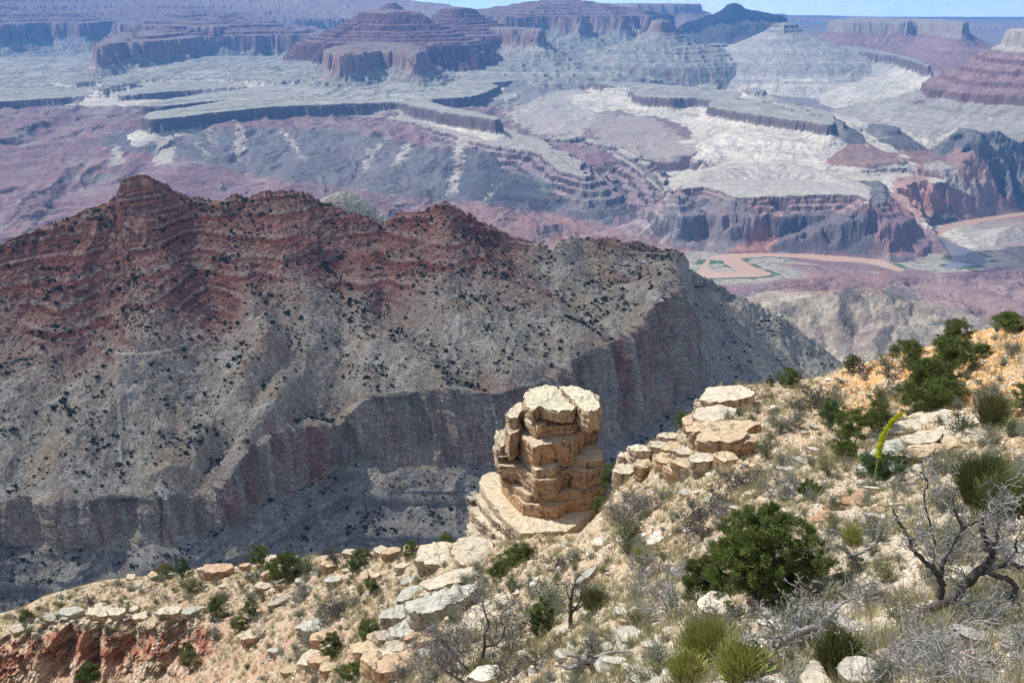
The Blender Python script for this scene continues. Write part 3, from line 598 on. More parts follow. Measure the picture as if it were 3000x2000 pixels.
push += slopem * (1 - upz) * 1.5 * beds(zr, 18) * sst(0.0, 0.7, N(XB, YB, 260, 'soft2', 2))
push *= (SID < 16)
h2 = n.copy(); h2[..., 2] = 0; h2 /= np.linalg.norm(h2, axis=-1, keepdims=True) + 1e-9
XB += h2[..., 0] * push; YB += h2[..., 1] * push
# boulders and rubble relief
ZB += (slopem + lowm) * (1.0 * sst(0.45, 1.0, N(XB, YB, 9, 'rough2', 2)) + 0.5 * N(XB, YB, 7, 'rough2', 3)) * (0.7 + 0.9 * upz)
nb = grid_normals(XB, YB, ZB); slb = np.degrees(np.arccos(np.clip(np.abs(nb[..., 2]), 0, 1)))
PXb, PYb = to_px(XB, YB, ZB)
m1 = N(XB, YB, 260, 'soft', 1); m2 = N(XB, YB, 60, 'rough', 2); m3 = N(XB, YB, 12, 'rough2', 3); mw = N(XB + YB, ZB * 0.12, 60, 'rough', 1)
cb = np.empty(XB.shape + (3,), np.float32); cb[:] = (0.37, 0.325, 0.265)
cb = mixc(cb, (0.46, 0.43, 0.38), sst(0.1, 0.7, m2 + 0.5 * m1) * 0.7)
cb = mixc(cb, (0.40, 0.30, 0.19), sst(0.35, 0.9, N(XB, YB, 150, 'soft2', 3)) * 0.6)
cb = mixc(cb, (0.34, 0.19, 0.14), sst(0.45, 1.0, N(XB, YB, 200, 'soft2', 1)) * 0.5)
redm = sst(1750, 1250, BXX + 120 * m1) * upz
redm = np.maximum(redm, sst(200, -200, BXX) * sst(1150, 900, PYb) * 0.8)
redm = np.maximum(redm, sst(500, 200, BXX + 90 * m1) * sst(1060, 960, PYb + 60 * m1) * 0.85)
cb = mixc(cb, (0.335, 0.165, 0.125), redm * (0.55 + 0.45 * sst(-0.4, 0.5, m2 + m1)))
cb = mixc(cb, (0.40, 0.36, 0.32), redm * sst(0.45, 0.75, N(XB, YB, 26, 'rough2', 1) + 0.35 * np.sin(zr / 9)) * 0.75)
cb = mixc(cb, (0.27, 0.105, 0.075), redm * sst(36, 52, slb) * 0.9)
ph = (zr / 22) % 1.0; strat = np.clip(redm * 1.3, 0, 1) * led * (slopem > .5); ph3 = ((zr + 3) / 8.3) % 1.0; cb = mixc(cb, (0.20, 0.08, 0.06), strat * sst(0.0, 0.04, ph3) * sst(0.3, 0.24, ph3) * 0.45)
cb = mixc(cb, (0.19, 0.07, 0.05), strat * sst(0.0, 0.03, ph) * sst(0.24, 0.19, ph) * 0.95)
cb = mixc(cb, (0.47, 0.37, 0.31), strat * sst(0.26, 0.3, ph) * sst(0.55, 0.4, ph) * 0.6)
top_r = sst(1700, 1760, BXX) * sst(2000, 1930, BXX) * sst(760, 700, PYb)
cb = mixc(cb, (0.42, 0.20, 0.13), top_r * 0.8)
wallc = np.empty_like(cb); wallc[:] = (0.38, 0.30, 0.225)
wallc = mixc(wallc, (0.31, 0.15, 0.115), sst(0.2, 0.9, mw + 0.6 * m1) * 0.6)
wallc = mixc(wallc, (0.40, 0.375, 0.34), sst(0.2, 0.9, -mw + 0.5 * N(XB + YB, ZB, 30, 'rough', 3)) * 0.7)
wallc = mixc(wallc, (0.09, 0.085, 0.085), sst(0.3, 0.8, N((XB + YB), ZB * 0.1, 14, 'rough', 2)) * 0.4)
wbed = ((ZB + 3 * N(XB, YB, 200, 'smooth', 1)) / 17.0) % 1.0; wallc = mixc(wallc, (0.13, 0.11, 0.10), sst(0.0, 0.04, wbed) * sst(0.14, 0.09, wbed) * 0.55 * sst(-0.6, 0.4, m1 + m2))
rp = sst(60, 20, np.abs(PXb - 700 - 0.1 * (PYb - 1400))) * sst(1280, 1340, PYb)
rp = np.maximum(rp, sst(60, 15, np.abs(PXb - 935)) * 0.8); rp = np.maximum(rp, sst(70, 30, np.abs(PXb - 1850)) * sst(950, 1000, PYb) * sst(1180, 1090, PYb) * 0.8)
wallc = mixc(wallc, (0.33, 0.13, 0.10), rp * sst(-0.8, 0.3, mw) * 0.7)
wm = sst(42, 56, slb) * sst(5.6, 6.0, SID) * sst(8.7, 8.2, SID)
cb = cb * (1 - wm[..., None]) + wallc * wm[..., None]
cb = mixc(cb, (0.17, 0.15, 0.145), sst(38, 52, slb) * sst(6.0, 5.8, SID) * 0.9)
cb = mixc(cb, (0.27, 0.26, 0.24), lowm * 0.5)
cb = mixc(cb, (0.32, 0.31, 0.27), sst(2020, 2080, BXX) * 0.8)
cb *= (0.90 + 0.16 * m2 + 0.20 * m3)[..., None]
cb = mixc(cb, (0.10, 0.105, 0.08), (slopem + lowm) * sst(0.62, 0.85, N(XB, YB, 8, 'rough2', 2)) * 0.6)
wsh = [(300,1030),(360,1036),(440,1034),(500,1024),(545,1008)]
d_, _ = segdist(PXb, PYb + 2 * m3, wsh, False); cb = mixc(cb, (0.60, 0.54, 0.42), sst(4, 1.5, d_) * slopem)
MT_RID = mat_terrain('ridge_rock', (0.35, 0.08), (0.9, 1.6), 0.24, speck=(0.45, 0, 0.72, 1.28))
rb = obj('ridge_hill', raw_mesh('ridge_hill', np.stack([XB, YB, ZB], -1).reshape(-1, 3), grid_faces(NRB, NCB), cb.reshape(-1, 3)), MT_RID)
tag(rb, kind='structure')

# ---- pale limestone knob standing up behind the crest
def knob():
    nu, nv = 220, 110; U, Vv = np.meshgrid(np.linspace(0, 2 * math.pi, nu, endpoint=False), np.linspace(0.01, 1.45, nv))
    c = np.array([float(q) for q in at_y(1020, 640, 2330)]); r = np.sin(Vv) / math.sin(1.45); x = np.cos(U) * r; y = np.sin(U) * r
    tall = 66 * np.clip(1 - r ** 3.0, 0, 1) * np.interp(x, [-1, -0.7, -0.3, 0.1, 0.5, 0.8, 1], [0.72, 1.0, 1.02, 1.05, 0.78, 0.5, 0.3]) - 40 * (r > 0.985)
    X = c[0] + x * 92; Y = c[1] + y * 60; Z_ = c[2] + tall - 12
    q = np.stack([X, Y, Z_], -1); qs = q * (1, 1, 1.0)
    d = 7 * (0.5 * (N(X + Z_, Y, 40, 'rough', 1) + N(X, Z_ * 1.3, 40, 'rough', 2))) + 3.0 * N(X, Z_, 12, 'rough', 3) + 2.2 * beds(Z_ + 2 * N(X, Y, 40, 'smooth', 1), 9, .3)
    q[..., 0] += x * d; q[..., 1] += y * d; q[..., 2] += 0.5 * d
    cc = np.empty(q.shape, np.float32); cc[:] = (0.64, 0.61, 0.53); t_ = N(X, Z_, 25, 'rough', 2)
    cc = mixc(cc, (0.30, 0.28, 0.25), sst(0.1, 0.7, t_) * 0.7); cc = mixc(cc, (0.48, 0.26, 0.17), sst(-0.55, -0.9, x) * 0.9); cc *= (1 + .2 * N(X, Z_, 6, 'rough2', 1))[..., None]
    i = np.arange(nv - 1)[:, None] * nu; j = np.arange(nu)[None, :]; j1 = (j + 1) % nu
    o = obj('limestone_knob', raw_mesh('limestone_knob', q.reshape(-1, 3), np.stack([i + j, i + nu + j, i + nu + j1, i + j1], -1).reshape(-1, 4), cc.reshape(-1, 3)), MT_RID)
    tag(o, 'pale grey limestone knob rising behind the saddle of the red crest', 'rock outcrop')
knob()
#@@END_RIDGE
#@@NEAR
# ================================================================== THE SLOPE IN FRONT
NT = {  # px: six (py, distance) stations from below the frame to the edge of the slope
 -500: [(2190,126),(2090,138),(2020,144),(1885,150),(1870,172),(1850,186)],
 0: [(2190,126),(2085,138),(2010,144),(1868,150),(1835,170),(1800,188)],
 60: [(2190,126),(2080,138),(2005,144),(1850,150),(1820,168),(1785,187)],
 130: [(2190,126),(2080,138),(2005,143),(1825,149.5),(1785,167),(1748,185)],
 300: [(2190,122),(2080,136),(2005,141),(1805,149),(1750,166),(1702,180)],
 500: [(2190,118),(2070,131),(1985,138),(1795,147),(1735,162),(1682,175)],
 610: [(2170,112),(2030,127),(1930,136),(1800,144),(1740,156),(1662,170)],
 680: [(2150,108),(2000,123),(1930,131),(1820,141),(1740,153),(1662,167)],
 750: [(2150,102),(2000,115),(1900,126),(1810,138),(1730,152),(1655,165)],
 1000: [(2150,68),(2000,80),(1900,94),(1800,109),(1710,125),(1622,142)],
 1180: [(2150,49),(2000,60),(1890,74),(1790,90),(1700,107),(1625,122)],
 1300: [(2150,39),(2000,48),(1880,62),(1770,78),(1680,94),(1610,110)],
 1400: [(2150,33),(2000,42),(1880,55),(1760,71),(1660,87),(1580,102)],
 1600: [(2150,25),(2000,32),(1850,44),(1700,62),(1640,73),(1590,92)],
 1700: [(2150,22.5),(2000,28.5),(1830,40),(1670,58),(1600,74),(1565,90)],
 1760: [(2150,21),(2000,26.5),(1820,38),(1650,56),(1560,73),(1505,93)],
 1850: [(2150,19),(2000,24),(1800,36),(1620,55),(1460,79),(1330,108)],
 1980: [(2150,17),(2000,21),(1800,31),(1600,47),(1430,68),(1275,104)],
 2050: [(2150,16),(2000,20),(1780,30),(1560,47),(1370,70),(1175,102)],
 2110: [(2150,15.3),(2000,19),(1770,29),(1540,45),(1340,68),(1130,102)],
 2300: [(2150,13.5),(2000,17),(1750,27),(1500,43),(1300,66),(1122,102)],
 2400: [(2150,12.5),(2000,15.7),(1745,25.5),(1490,41.5),(1285,64),(1112,103)],
 2500: [(2150,11.5),(2000,14.5),(1740,24),(1480,40),(1270,63),(1075,104)],
 2600: [(2150,10.7),(2000,13.4),(1730,22.7),(1465,38.5),(1250,62),(1042,105)],
 2700: [(2150,10),(2000,12.5),(1720,21.5),(1450,37),(1230,62),(1020,106)],
 2850: [(2150,9.4),(2000,11.7),(1710,20.2),(1425,35.5),(1205,60),(972,108)],
 3000: [(2150,8.8),(2000,11),(1700,19),(1400,34),(1180,58),(942,110)],
 3300: [(2150,8),(2000,10),(1680,18),(1370,33),(1150,57),(880,112)]}
NCN = 1500
nx = np.linspace(-420, 3300, NCN)
ks = sorted(NT); TB = np.array([NT[k] for k in ks], float)
def Kn(i, c):
    v = np.interp(nx, ks, TB[:, i, c]); k = np.hanning(17); k /= k.sum(); return np.convolve(np.pad(v, 8, 'edge'), k, 'valid')
stn = []
for i in range(6):
    Y = Kn(i, 1); stn.append((Y, zof(Kn(i, 0), Y)))
stn.insert(0, (stn[0][0] * 0.45, stn[0][1] + stn[0][0] * 0.55 * 0.62))
eY, eZ = stn[-1]
stn += [(eY + 2.5, eZ - 1.2), (eY + 9, eZ - 14), (eY + 34, eZ - 70), (eY + 120, eZ - 260)]
RN_ = [20, 110, 230, 230, 230, 200, 20, 20, 14, 8]
Yl, Zl, sl_ = [], [], []
for i, nrow in enumerate(RN_):
    tt = np.arange(nrow) / nrow
    for t in tt:
        if 1 <= i <= 5:      # smooth curve through the stations, straight where there is a wall
            p0, p1, p2, p3 = stn[i - 1], stn[i], stn[i + 1], stn[min(i + 2, 6)]
            w = []
            for c in (0, 1):
                m1_ = (p2[c] - p0[c]) * 0.35; m2_ = (p3[c] - p1[c]) * 0.35
                w.append((2*t**3-3*t**2+1)*p1[c] + (t**3-2*t**2+t)*m1_ + (-2*t**3+3*t**2)*p2[c] + (t**3-t**2)*m2_)
            lin = [mix(stn[i][c], stn[i + 1][c], t) for c in (0, 1)]
            k = sst(800, 620, nx)
            Yl.append(mix(w[0], lin[0], k)); Zl.append(mix(w[1], lin[1], k))
        else:
            Yl.append(mix(stn[i][0], stn[i + 1][0], t)); Zl.append(mix(stn[i][1], stn[i + 1][1], t))
        sl_.append(i + t)
YN = np.array(Yl); ZN = np.array(Zl); sn = np.array(sl_); NRN = len(sn)
XN = (nx[None, :] - W / 2) / F * (YN * CP - ZN * SP)
SN_ = np.repeat(sn[:, None], NCN, 1); NX = np.repeat(nx[None, :], NRN, 0)
nn_ = grid_normals(XN, YN, ZN)
if nn_[300, 900, 2] < 0: nn_ = -nn_
on = sst(6.02, 5.8, SN_)
wall = sst(2.98, 3.05, SN_) * sst(4.02, 3.95, SN_) * sst(690, 590, NX)
a1 = N(XN, YN, 16, 'soft', 1); a2 = N(XN, YN, 4.5, 'soft', 2); a3 = N(XN, YN, 1.3, 'rough', 3); a4 = N(XN, YN, 0.45, 'rough2', 1)
far_k = sst(10, 90, YN)
dsp = (0.35 + 0.5 * far_k) * a1 + (0.14 + 0.25 * far_k) * a2 + (0.05 + 0.09 * far_k) * a3 + 0.03 * sst(0.4, 1.0, a4) + 0.07 * sst(0.5, 1.1, a3)
ZN = ZN + on * dsp * (1 - wall) * sst(0.5, 2, SN_)
# ledgy wall at the lower left
zl = ZN + 0.35 * N(XN, YN, 9, 'smooth', 1) - (NX / 640.0) * 0.6
push = wall * (1.8 * RN(XN, ZN * 0.6, 9, 'smooth', 1) + 1.1 * N(XN, ZN, 3.2, 'rough', 2) + 0.75 * beds(zl, 1.9, 0.35) + 0.4 * beds(zl + .3, 0.7, 0.35))
YN = YN - push; ZN = ZN + wall * 0.25 * N(XN, ZN, 2.5, 'rough', 3)
# rock steps on the left-hand slope
lz2 = ZN + 0.5 * N(XN, YN, 12, 'smooth', 2)
stp = sst(1250, 1000, NX) * (1 - wall) * on * sst(0.1, 0.5, N(XN, YN, 14, 'soft', 2))
YN = YN - stp * 0.9 * beds(lz2, 1.6, 0.3)
nn_ = grid_normals(XN, YN, ZN); sln = np.degrees(np.arccos(np.clip(np.abs(nn_[..., 2]), 0, 1)))
PXn, PYn_ = to_px(XN, YN, ZN)
cn = np.empty(XN.shape + (3,), np.float32); cn[:] = (0.47, 0.37, 0.26)
cn = mixc(cn, (0.52, 0.36, 0.24), sst(-0.1, 0.8, N(XN, YN, 14, 'soft2', 1)) * 0.6)
orange = sst(2250, 2600, NX) * sst(1330, 1150, PYn_ + 40 * a1)
cn = mixc(cn, (0.56, 0.32, 0.13), orange * sst(-0.9, 0.1, N(XN, YN, 9, 'soft2', 2)) * 0.95)
cn = mixc(cn, (0.53, 0.46, 0.37), sst(2100, 2500, NX) * sst(1330, 1480, PYn_) * 0.7)
cn = mixc(cn, (0.50, 0.44, 0.35), sst(1500, 1900, NX) * sst(1700, 1850, PYn_) * 0.5)
cn = mixc(cn, (0.47, 0.27, 0.19), sst(1250, 1000, NX) * sst(1780, 1900, PYn_) * sst(-0.3, 0.5, N(XN, YN, 12, 'soft2', 3)) * 0.7)
# dry grass and dark soil between stones
cn = mixc(cn, (0.34, 0.31, 0.19), sst(0.15, 0.7, N(XN, YN, 3.5, 'rough', 2) + 0.4 * a1) * 0.55 * (1 - wall) * (1 - .7 * orange))
cn = mixc(cn, (0.60, 0.54, 0.45), sst(0.55, 0.75, N(XN, YN, 0.5, 'rough2', 2)) * 0.85)
cn = mixc(cn, (0.30, 0.22, 0.15), sst(0.5, 0.8, N(XN, YN, 0.7, 'rough2', 0)) * 0.6)
hb = (PYn_ - np.interp(NX, [0, 60, 130, 300, 500, 640], [1925, 1885, 1850, 1868, 1860, 1840])) / 62.0 + 0.35 * N(XN, ZN, 5, 'rough', 1)
redb = sst(-0.25, 0.0, hb) * sst(1.35, 1.0, hb) * np.maximum(wall, sst(2.9, 3.2, SN_) * sst(200, 100, NX) * sst(5, 4.2, SN_))
cn = mixc(cn, (0.31, 0.13, 0.085), redb * sst(-0.5, 0.1, N(XN, ZN * 3, 5, 'rough', 1)) * 0.95)
cn = mixc(cn, (0.33, 0.19, 0.12), wall * sst(1.0, 1.4, hb) * sst(-0.2, 0.5, N(XN, ZN * 2.5, 5, 'rough', 2)) * 0.8)
cn = mixc(cn, (0.56, 0.50, 0.42), wall * sst(1.2, 1.5, hb) * sst(0.1, 0.5, N(XN, ZN * 3, 4, 'rough', 3)) * 0.8)
cn *= (1 + 0.12 * a3 + 0.16 * a4)[..., None]
MT_NEAR = mat_terrain('stony_slope', (9.0, 2.0), (0.05, 0.10), 0.22, speck=(7.0, 0, 0.74, 1.25))
nb_ = obj('stony_ground', raw_mesh('stony_ground', np.stack([XN, YN, ZN], -1).reshape(-1, 3), grid_faces(NRN, NCN), cn.reshape(-1, 3)), MT_NEAR)
tag(nb_, kind='structure')
PYm = np.minimum.accumulate(PYn_[:int(sum(RN_[:7]))], axis=0)     # rows 0.. edge, py falling
def gp(px, py):
    """the point of the slope seen at this pixel, and its scale in photo pixels per metre"""
    j = int(round((px - nx[0]) / (nx[1] - nx[0]))); j = max(0, min(NCN - 1, j))
    col_ = -PYm[:, j]; i = int(np.searchsorted(col_, -py)); i = max(1, min(len(col_) - 2, i))
    x, y, z = XN[i, j], YN[i, j], ZN[i, j]
    return np.array([x, y, z]), F / (y * CP - z * SP), nn_[i, j] * (1 if nn_[i, j, 2] > 0 else -1)
def Pd(px, py, Y):
    x, y, z = at_y(px, py, Y); return np.array([float(x), float(y), float(z)])

# ------------------------------------------------------------------ materials for plants and rock
def mat_attr(name, rough=0.85, jitter=0.0, bump=None, trans=0.0):
    m = bpy.data.materials.new(name); m.use_nodes = True; t = m.node_tree; p = t.nodes['Principled BSDF']
    p.inputs['Roughness'].default_value = rough; p.inputs['Specular IOR Level'].default_value = 0.2
    a = t.nodes.new('ShaderNodeAttribute'); a.attribute_name = 'Col'; last = a.outputs['Color']
    if jitter:
        oi = t.nodes.new('ShaderNodeObjectInfo'); mr = t.nodes.new('ShaderNodeMapRange'); mr.inputs[3].default_value = 1 - jitter; mr.inputs[4].default_value = 1 + jitter
        t.links.new(oi.outputs['Random'], mr.inputs[0]); s = t.nodes.new('ShaderNodeVectorMath'); s.operation = 'SCALE'
        t.links.new(last, s.inputs[0]); t.links.new(mr.outputs[0], s.inputs['Scale']); last = s.outputs[0]
    if bump:
        sc, d, var = bump
        g = t.nodes.new('ShaderNodeTexCoord'); n = t.nodes.new('ShaderNodeTexNoise'); n.inputs['Scale'].default_value = sc; n.inputs['Detail'].default_value = 7; n.inputs['Roughness'].default_value = 0.7
        t.links.new(g.outputs['Object'], n.inputs['Vector']); b = t.nodes.new('ShaderNodeBump'); b.inputs['Distance'].default_value = d
        t.links.new(n.outputs[0], b.inputs['Height']); t.links.new(b.outputs[0], p.inputs['Normal'])
        mr = t.nodes.new('ShaderNodeMapRange'); mr.inputs[1].default_value = 0.3; mr.inputs[2].default_value = 0.7; mr.inputs[3].default_value = 1 - var; mr.inputs[4].default_value = 1 + var
        t.links.new(n.outputs[0], mr.inputs[0]); s = t.nodes.new('ShaderNodeVectorMath'); s.operation = 'SCALE'
        t.links.new(last, s.inputs[0]); t.links.new(mr.outputs[0], s.inputs['Scale']); last = s.outputs[0]
    t.links.new(last, p.inputs['Base Color'])
    if trans:
        tr = t.nodes.new('ShaderNodeBsdfTranslucent'); t.links.new(last, tr.inputs[0]); mx = t.nodes.new('ShaderNodeMixShader'); mx.inputs[0].default_value = trans
        o = t.nodes['Material Output']; t.links.new(p.outputs[0], mx.inputs[1]); t.links.new(tr.outputs[0], mx.inputs[2]); t.links.new(mx.outputs[0], o.inputs[0])
    return m
M_LEAF = mat_attr('leaf_green', 0.75, 0.16, None, 0.25)
M_WOOD = mat_attr('weathered_wood', 0.9, 0.1)
M_ROCK = mat_attr('weathered_rock', 0.92, 0.07, (1.6, 0.06, 0.24))

# ------------------------------------------------------------------ rock slabs and boulders
def noise3(P, L, k=0, kind='rough'):
    return 0.5 * (N(P[..., 0] + 3.1 * k, P[..., 2] * 1.3 + P[..., 1] * 0.3, L, kind, k % 4) + N(P[..., 1] - 1.7 * k, P[..., 2] * 1.3 - P[..., 0] * 0.3, L, kind, (k + 1) % 4)) * 1.3
def slab_mesh(name, outline, zt, zb_, top=(0.55,0.49,0.39), side=(0.33,0.21,0.13), inset=0.1, rough=0.1, seed=0, dens=0.2, tilt=0.0, streak=1.0, nvert=None, round_=0.12):
    """a bed of rock: rounded irregular outline, weathered top, stained sides darkened further for shade"""
    P = np.array(outline, float); c = P.mean(0)
    n = len(P); L = np.linalg.norm(np.roll(P, -1, 0) - P, axis=1); pts = []
    for i in range(n):
        k = max(2, int(L[i] / dens)); t = np.arange(k)[:, None] / k; pts.append(P[i] * (1 - t) + P[(i + 1) % n] * t)
    Q = np.concatenate(pts); m = len(Q)
    if round_ > 0:
        w = max(1, int(round_ / dens)); 
        for _ in range(w): Q = 0.25 * np.roll(Q, 1, 0) + 0.5 * Q + 0.25 * np.roll(Q, -1, 0)
    h = zt - zb_; nv = nvert or max(5, int(h / (dens * 0.8)))
    rings = []
    for s in (0.03, 0.14, 0.26, 0.38, 0.5, 0.62, 0.73, 0.83, 0.91, 0.97): rings.append((s, 0.0, 0))
    for k in range(nv + 1):
        f = k / nv; rings.append((None, f, 1))
    for s in (0.75, 0.35, 0.03): rings.append((s, 1.0, 2))
    V = []; K_ = []
    R_ = np.linalg.norm(Q - c, axis=1).mean()
    for s, f, kd in rings:
        if s is not None:
            q = c + (Q - c) * s; 
            if kd == 2: q = c + (Q - c) * s * (1 - inset / R_)
        else:
            edge = 0.06 * h * (math.exp(-f * 14) + 0.6 * math.exp(-(1 - f) * 10)); off = inset * f ** 1.3 + edge * 0.8
            q = Q - (Q - c) / np.linalg.norm(Q - c, axis=1, keepdims=True) * off
        V.append(np.column_stack([q, np.full(m, zt - f * h)])); K_.append(np.full(m, kd))
    V = np.stack(V); K_ = np.stack(K_)
    o = 17.3 * (seed + 1); S = V + o
    d = rough * (0.75 * np.round(noise3(S, 2.2, seed, 'soft') * 2.5) / 2.5 + 0.5 * noise3(S, 1.2, seed) + 0.6 * noise3(S, 0.4, seed + 1))
    bed = beds(V[..., 2] + 0.08 * noise3(S, 2.0, seed + 2) + o, max(0.35, h * 0.31), 0.22) * rough * 0.9
    rad = (V[..., :2] - c); rad /= np.linalg.norm(rad, axis=-1, keepdims=True) + 1e-6
    sidef = (K_ == 1)
    rs_ = np.array([(r_[0] if r_[0] is not None else 1.0) for r_ in rings])[:, None]
    V[..., :2] += rad * ((d + bed) * np.where(sidef, 1, rs_ ** 2))[..., None]
    aj = np.arctan2(rad[..., 1], rad[..., 0]) * R_ + o; jn = N(aj, V[..., 2] * 0.35 + o, 2.6, 'soft', seed % 4)
    V[..., :2] -= rad * (np.exp(-(jn / 0.035) ** 2) * rough * 1.9 * sidef)[..., None]
    topf = (K_ == 0) | (sidef & (np.arange(len(rings))[:, None] < 12))
    V[..., 2] += np.where(topf, rough * (0.8 * noise3(S, 2.2, seed + 3) + 0.45 * N(S[..., 0], S[..., 1], 0.6, 'rough', seed % 4)), 0) + tilt * (V[..., 0] - c[0])
    nr = len(rings); Fq = []
    i = np.arange(nr - 1)[:, None] * m; j = np.arange(m)[None, :]; j1 = (j + 1) % m
    Fq = np.stack([i + j, i + m + j, i + m + j1, i + j1], -1).reshape(-1, 4)
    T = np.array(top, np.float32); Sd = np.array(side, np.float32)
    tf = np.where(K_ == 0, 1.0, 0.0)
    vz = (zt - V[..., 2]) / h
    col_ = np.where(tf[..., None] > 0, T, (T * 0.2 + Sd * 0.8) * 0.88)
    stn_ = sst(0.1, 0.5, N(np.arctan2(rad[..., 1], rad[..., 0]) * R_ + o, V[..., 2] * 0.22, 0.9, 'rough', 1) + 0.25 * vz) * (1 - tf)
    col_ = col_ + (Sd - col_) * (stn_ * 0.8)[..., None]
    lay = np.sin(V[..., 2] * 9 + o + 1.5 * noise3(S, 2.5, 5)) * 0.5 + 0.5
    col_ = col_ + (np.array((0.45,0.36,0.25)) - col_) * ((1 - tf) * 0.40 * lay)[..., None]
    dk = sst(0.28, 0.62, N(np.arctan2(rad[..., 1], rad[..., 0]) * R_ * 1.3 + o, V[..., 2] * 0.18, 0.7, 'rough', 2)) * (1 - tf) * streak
    col_ = col_ + (np.array((0.10,0.07,0.05)) - col_) * (dk * 0.85)[..., None]  # varnish streaks, strengthened to put side shade into the colour
    lich = sst(0.35, 0.7, N(S[..., 0] + S[..., 2], S[..., 1], 0.5, 'rough2', 0)) * (tf + 0.25)
    col_ = col_ + (np.array((0.27,0.26,0.22)) - col_) * (np.clip(lich, 0, 1) * 0.6)[..., None]
    col_ *= (1 + 0.14 * noise3(S, 0.3, 2))[..., None]
    return raw_mesh(name, V.reshape(-1, 3), Fq, col_.reshape(-1, 3))
def px_outline(pts, z): return [tuple(float(q) for q in at_z(a, b, z)) for a, b in pts]
def uv(u, v): return (1300 + u / 2.613, 1100 + v / 2.613)

# ---- the rock tower
tw = bpy.data.objects.new('rock_pinnacle', None); C.objects.link(tw)
tag(tw, 'tall stack of cream and rust brown rock beds standing on a pale shelf', 'rock pinnacle')
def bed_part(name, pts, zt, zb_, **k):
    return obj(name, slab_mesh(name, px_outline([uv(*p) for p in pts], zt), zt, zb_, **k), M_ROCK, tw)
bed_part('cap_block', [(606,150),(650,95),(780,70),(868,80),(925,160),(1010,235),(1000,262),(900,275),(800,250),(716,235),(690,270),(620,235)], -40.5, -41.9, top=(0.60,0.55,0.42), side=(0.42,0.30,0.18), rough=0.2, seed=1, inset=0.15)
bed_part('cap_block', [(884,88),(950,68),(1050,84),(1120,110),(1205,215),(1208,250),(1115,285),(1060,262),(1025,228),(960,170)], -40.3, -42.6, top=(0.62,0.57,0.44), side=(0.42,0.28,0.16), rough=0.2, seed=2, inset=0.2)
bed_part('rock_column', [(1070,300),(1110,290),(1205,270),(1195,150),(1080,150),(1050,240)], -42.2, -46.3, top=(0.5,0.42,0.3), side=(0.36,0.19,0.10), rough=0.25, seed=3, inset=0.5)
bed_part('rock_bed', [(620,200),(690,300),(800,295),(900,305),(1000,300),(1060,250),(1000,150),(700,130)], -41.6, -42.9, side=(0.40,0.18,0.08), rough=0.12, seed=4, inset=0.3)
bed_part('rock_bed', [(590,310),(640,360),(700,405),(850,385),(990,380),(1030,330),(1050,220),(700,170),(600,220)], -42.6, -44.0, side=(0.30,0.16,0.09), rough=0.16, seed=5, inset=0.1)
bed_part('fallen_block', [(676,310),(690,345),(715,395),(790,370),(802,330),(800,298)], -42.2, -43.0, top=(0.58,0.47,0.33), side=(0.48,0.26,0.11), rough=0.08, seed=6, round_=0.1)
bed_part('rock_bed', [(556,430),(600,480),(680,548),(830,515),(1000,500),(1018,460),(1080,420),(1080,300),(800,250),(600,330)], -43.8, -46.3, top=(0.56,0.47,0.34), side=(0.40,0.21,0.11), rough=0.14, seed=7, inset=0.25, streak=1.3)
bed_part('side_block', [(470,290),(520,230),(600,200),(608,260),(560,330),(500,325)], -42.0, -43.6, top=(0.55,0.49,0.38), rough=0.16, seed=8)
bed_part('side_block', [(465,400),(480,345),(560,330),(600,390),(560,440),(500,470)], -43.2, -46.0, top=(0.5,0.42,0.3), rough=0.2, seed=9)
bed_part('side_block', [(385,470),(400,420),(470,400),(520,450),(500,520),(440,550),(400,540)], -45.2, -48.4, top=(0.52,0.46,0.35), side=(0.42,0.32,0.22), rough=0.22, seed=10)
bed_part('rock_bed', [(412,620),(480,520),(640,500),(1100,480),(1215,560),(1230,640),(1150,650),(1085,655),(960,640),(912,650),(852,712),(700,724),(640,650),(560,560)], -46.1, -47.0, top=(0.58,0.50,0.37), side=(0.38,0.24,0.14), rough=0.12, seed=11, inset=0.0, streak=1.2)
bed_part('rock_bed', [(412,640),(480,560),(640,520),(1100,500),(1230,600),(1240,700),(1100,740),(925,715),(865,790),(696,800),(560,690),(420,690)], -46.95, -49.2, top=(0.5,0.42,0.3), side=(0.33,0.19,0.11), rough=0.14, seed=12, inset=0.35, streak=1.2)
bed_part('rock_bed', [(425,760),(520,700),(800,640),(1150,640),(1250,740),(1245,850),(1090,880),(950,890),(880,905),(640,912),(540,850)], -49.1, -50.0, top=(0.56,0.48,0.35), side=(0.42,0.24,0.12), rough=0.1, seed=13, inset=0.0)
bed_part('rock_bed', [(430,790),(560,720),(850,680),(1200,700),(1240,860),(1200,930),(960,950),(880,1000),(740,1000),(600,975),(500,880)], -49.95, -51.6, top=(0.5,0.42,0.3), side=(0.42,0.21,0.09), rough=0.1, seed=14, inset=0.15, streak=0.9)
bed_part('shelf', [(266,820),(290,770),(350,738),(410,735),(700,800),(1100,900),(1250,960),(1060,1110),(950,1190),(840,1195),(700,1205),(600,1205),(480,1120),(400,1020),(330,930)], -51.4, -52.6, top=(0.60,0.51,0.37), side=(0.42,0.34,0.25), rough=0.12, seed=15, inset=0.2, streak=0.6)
bed_part('lower_bed', [(240,930),(300,850),(420,860),(900,1000),(1000,1120),(940,1240),(700,1262),(590,1262),(470,1180),(360,1080)], -52.5, -53.7, top=(0.52,0.45,0.34), side=(0.36,0.27,0.20), rough=0.2, seed=16, inset=0.35)
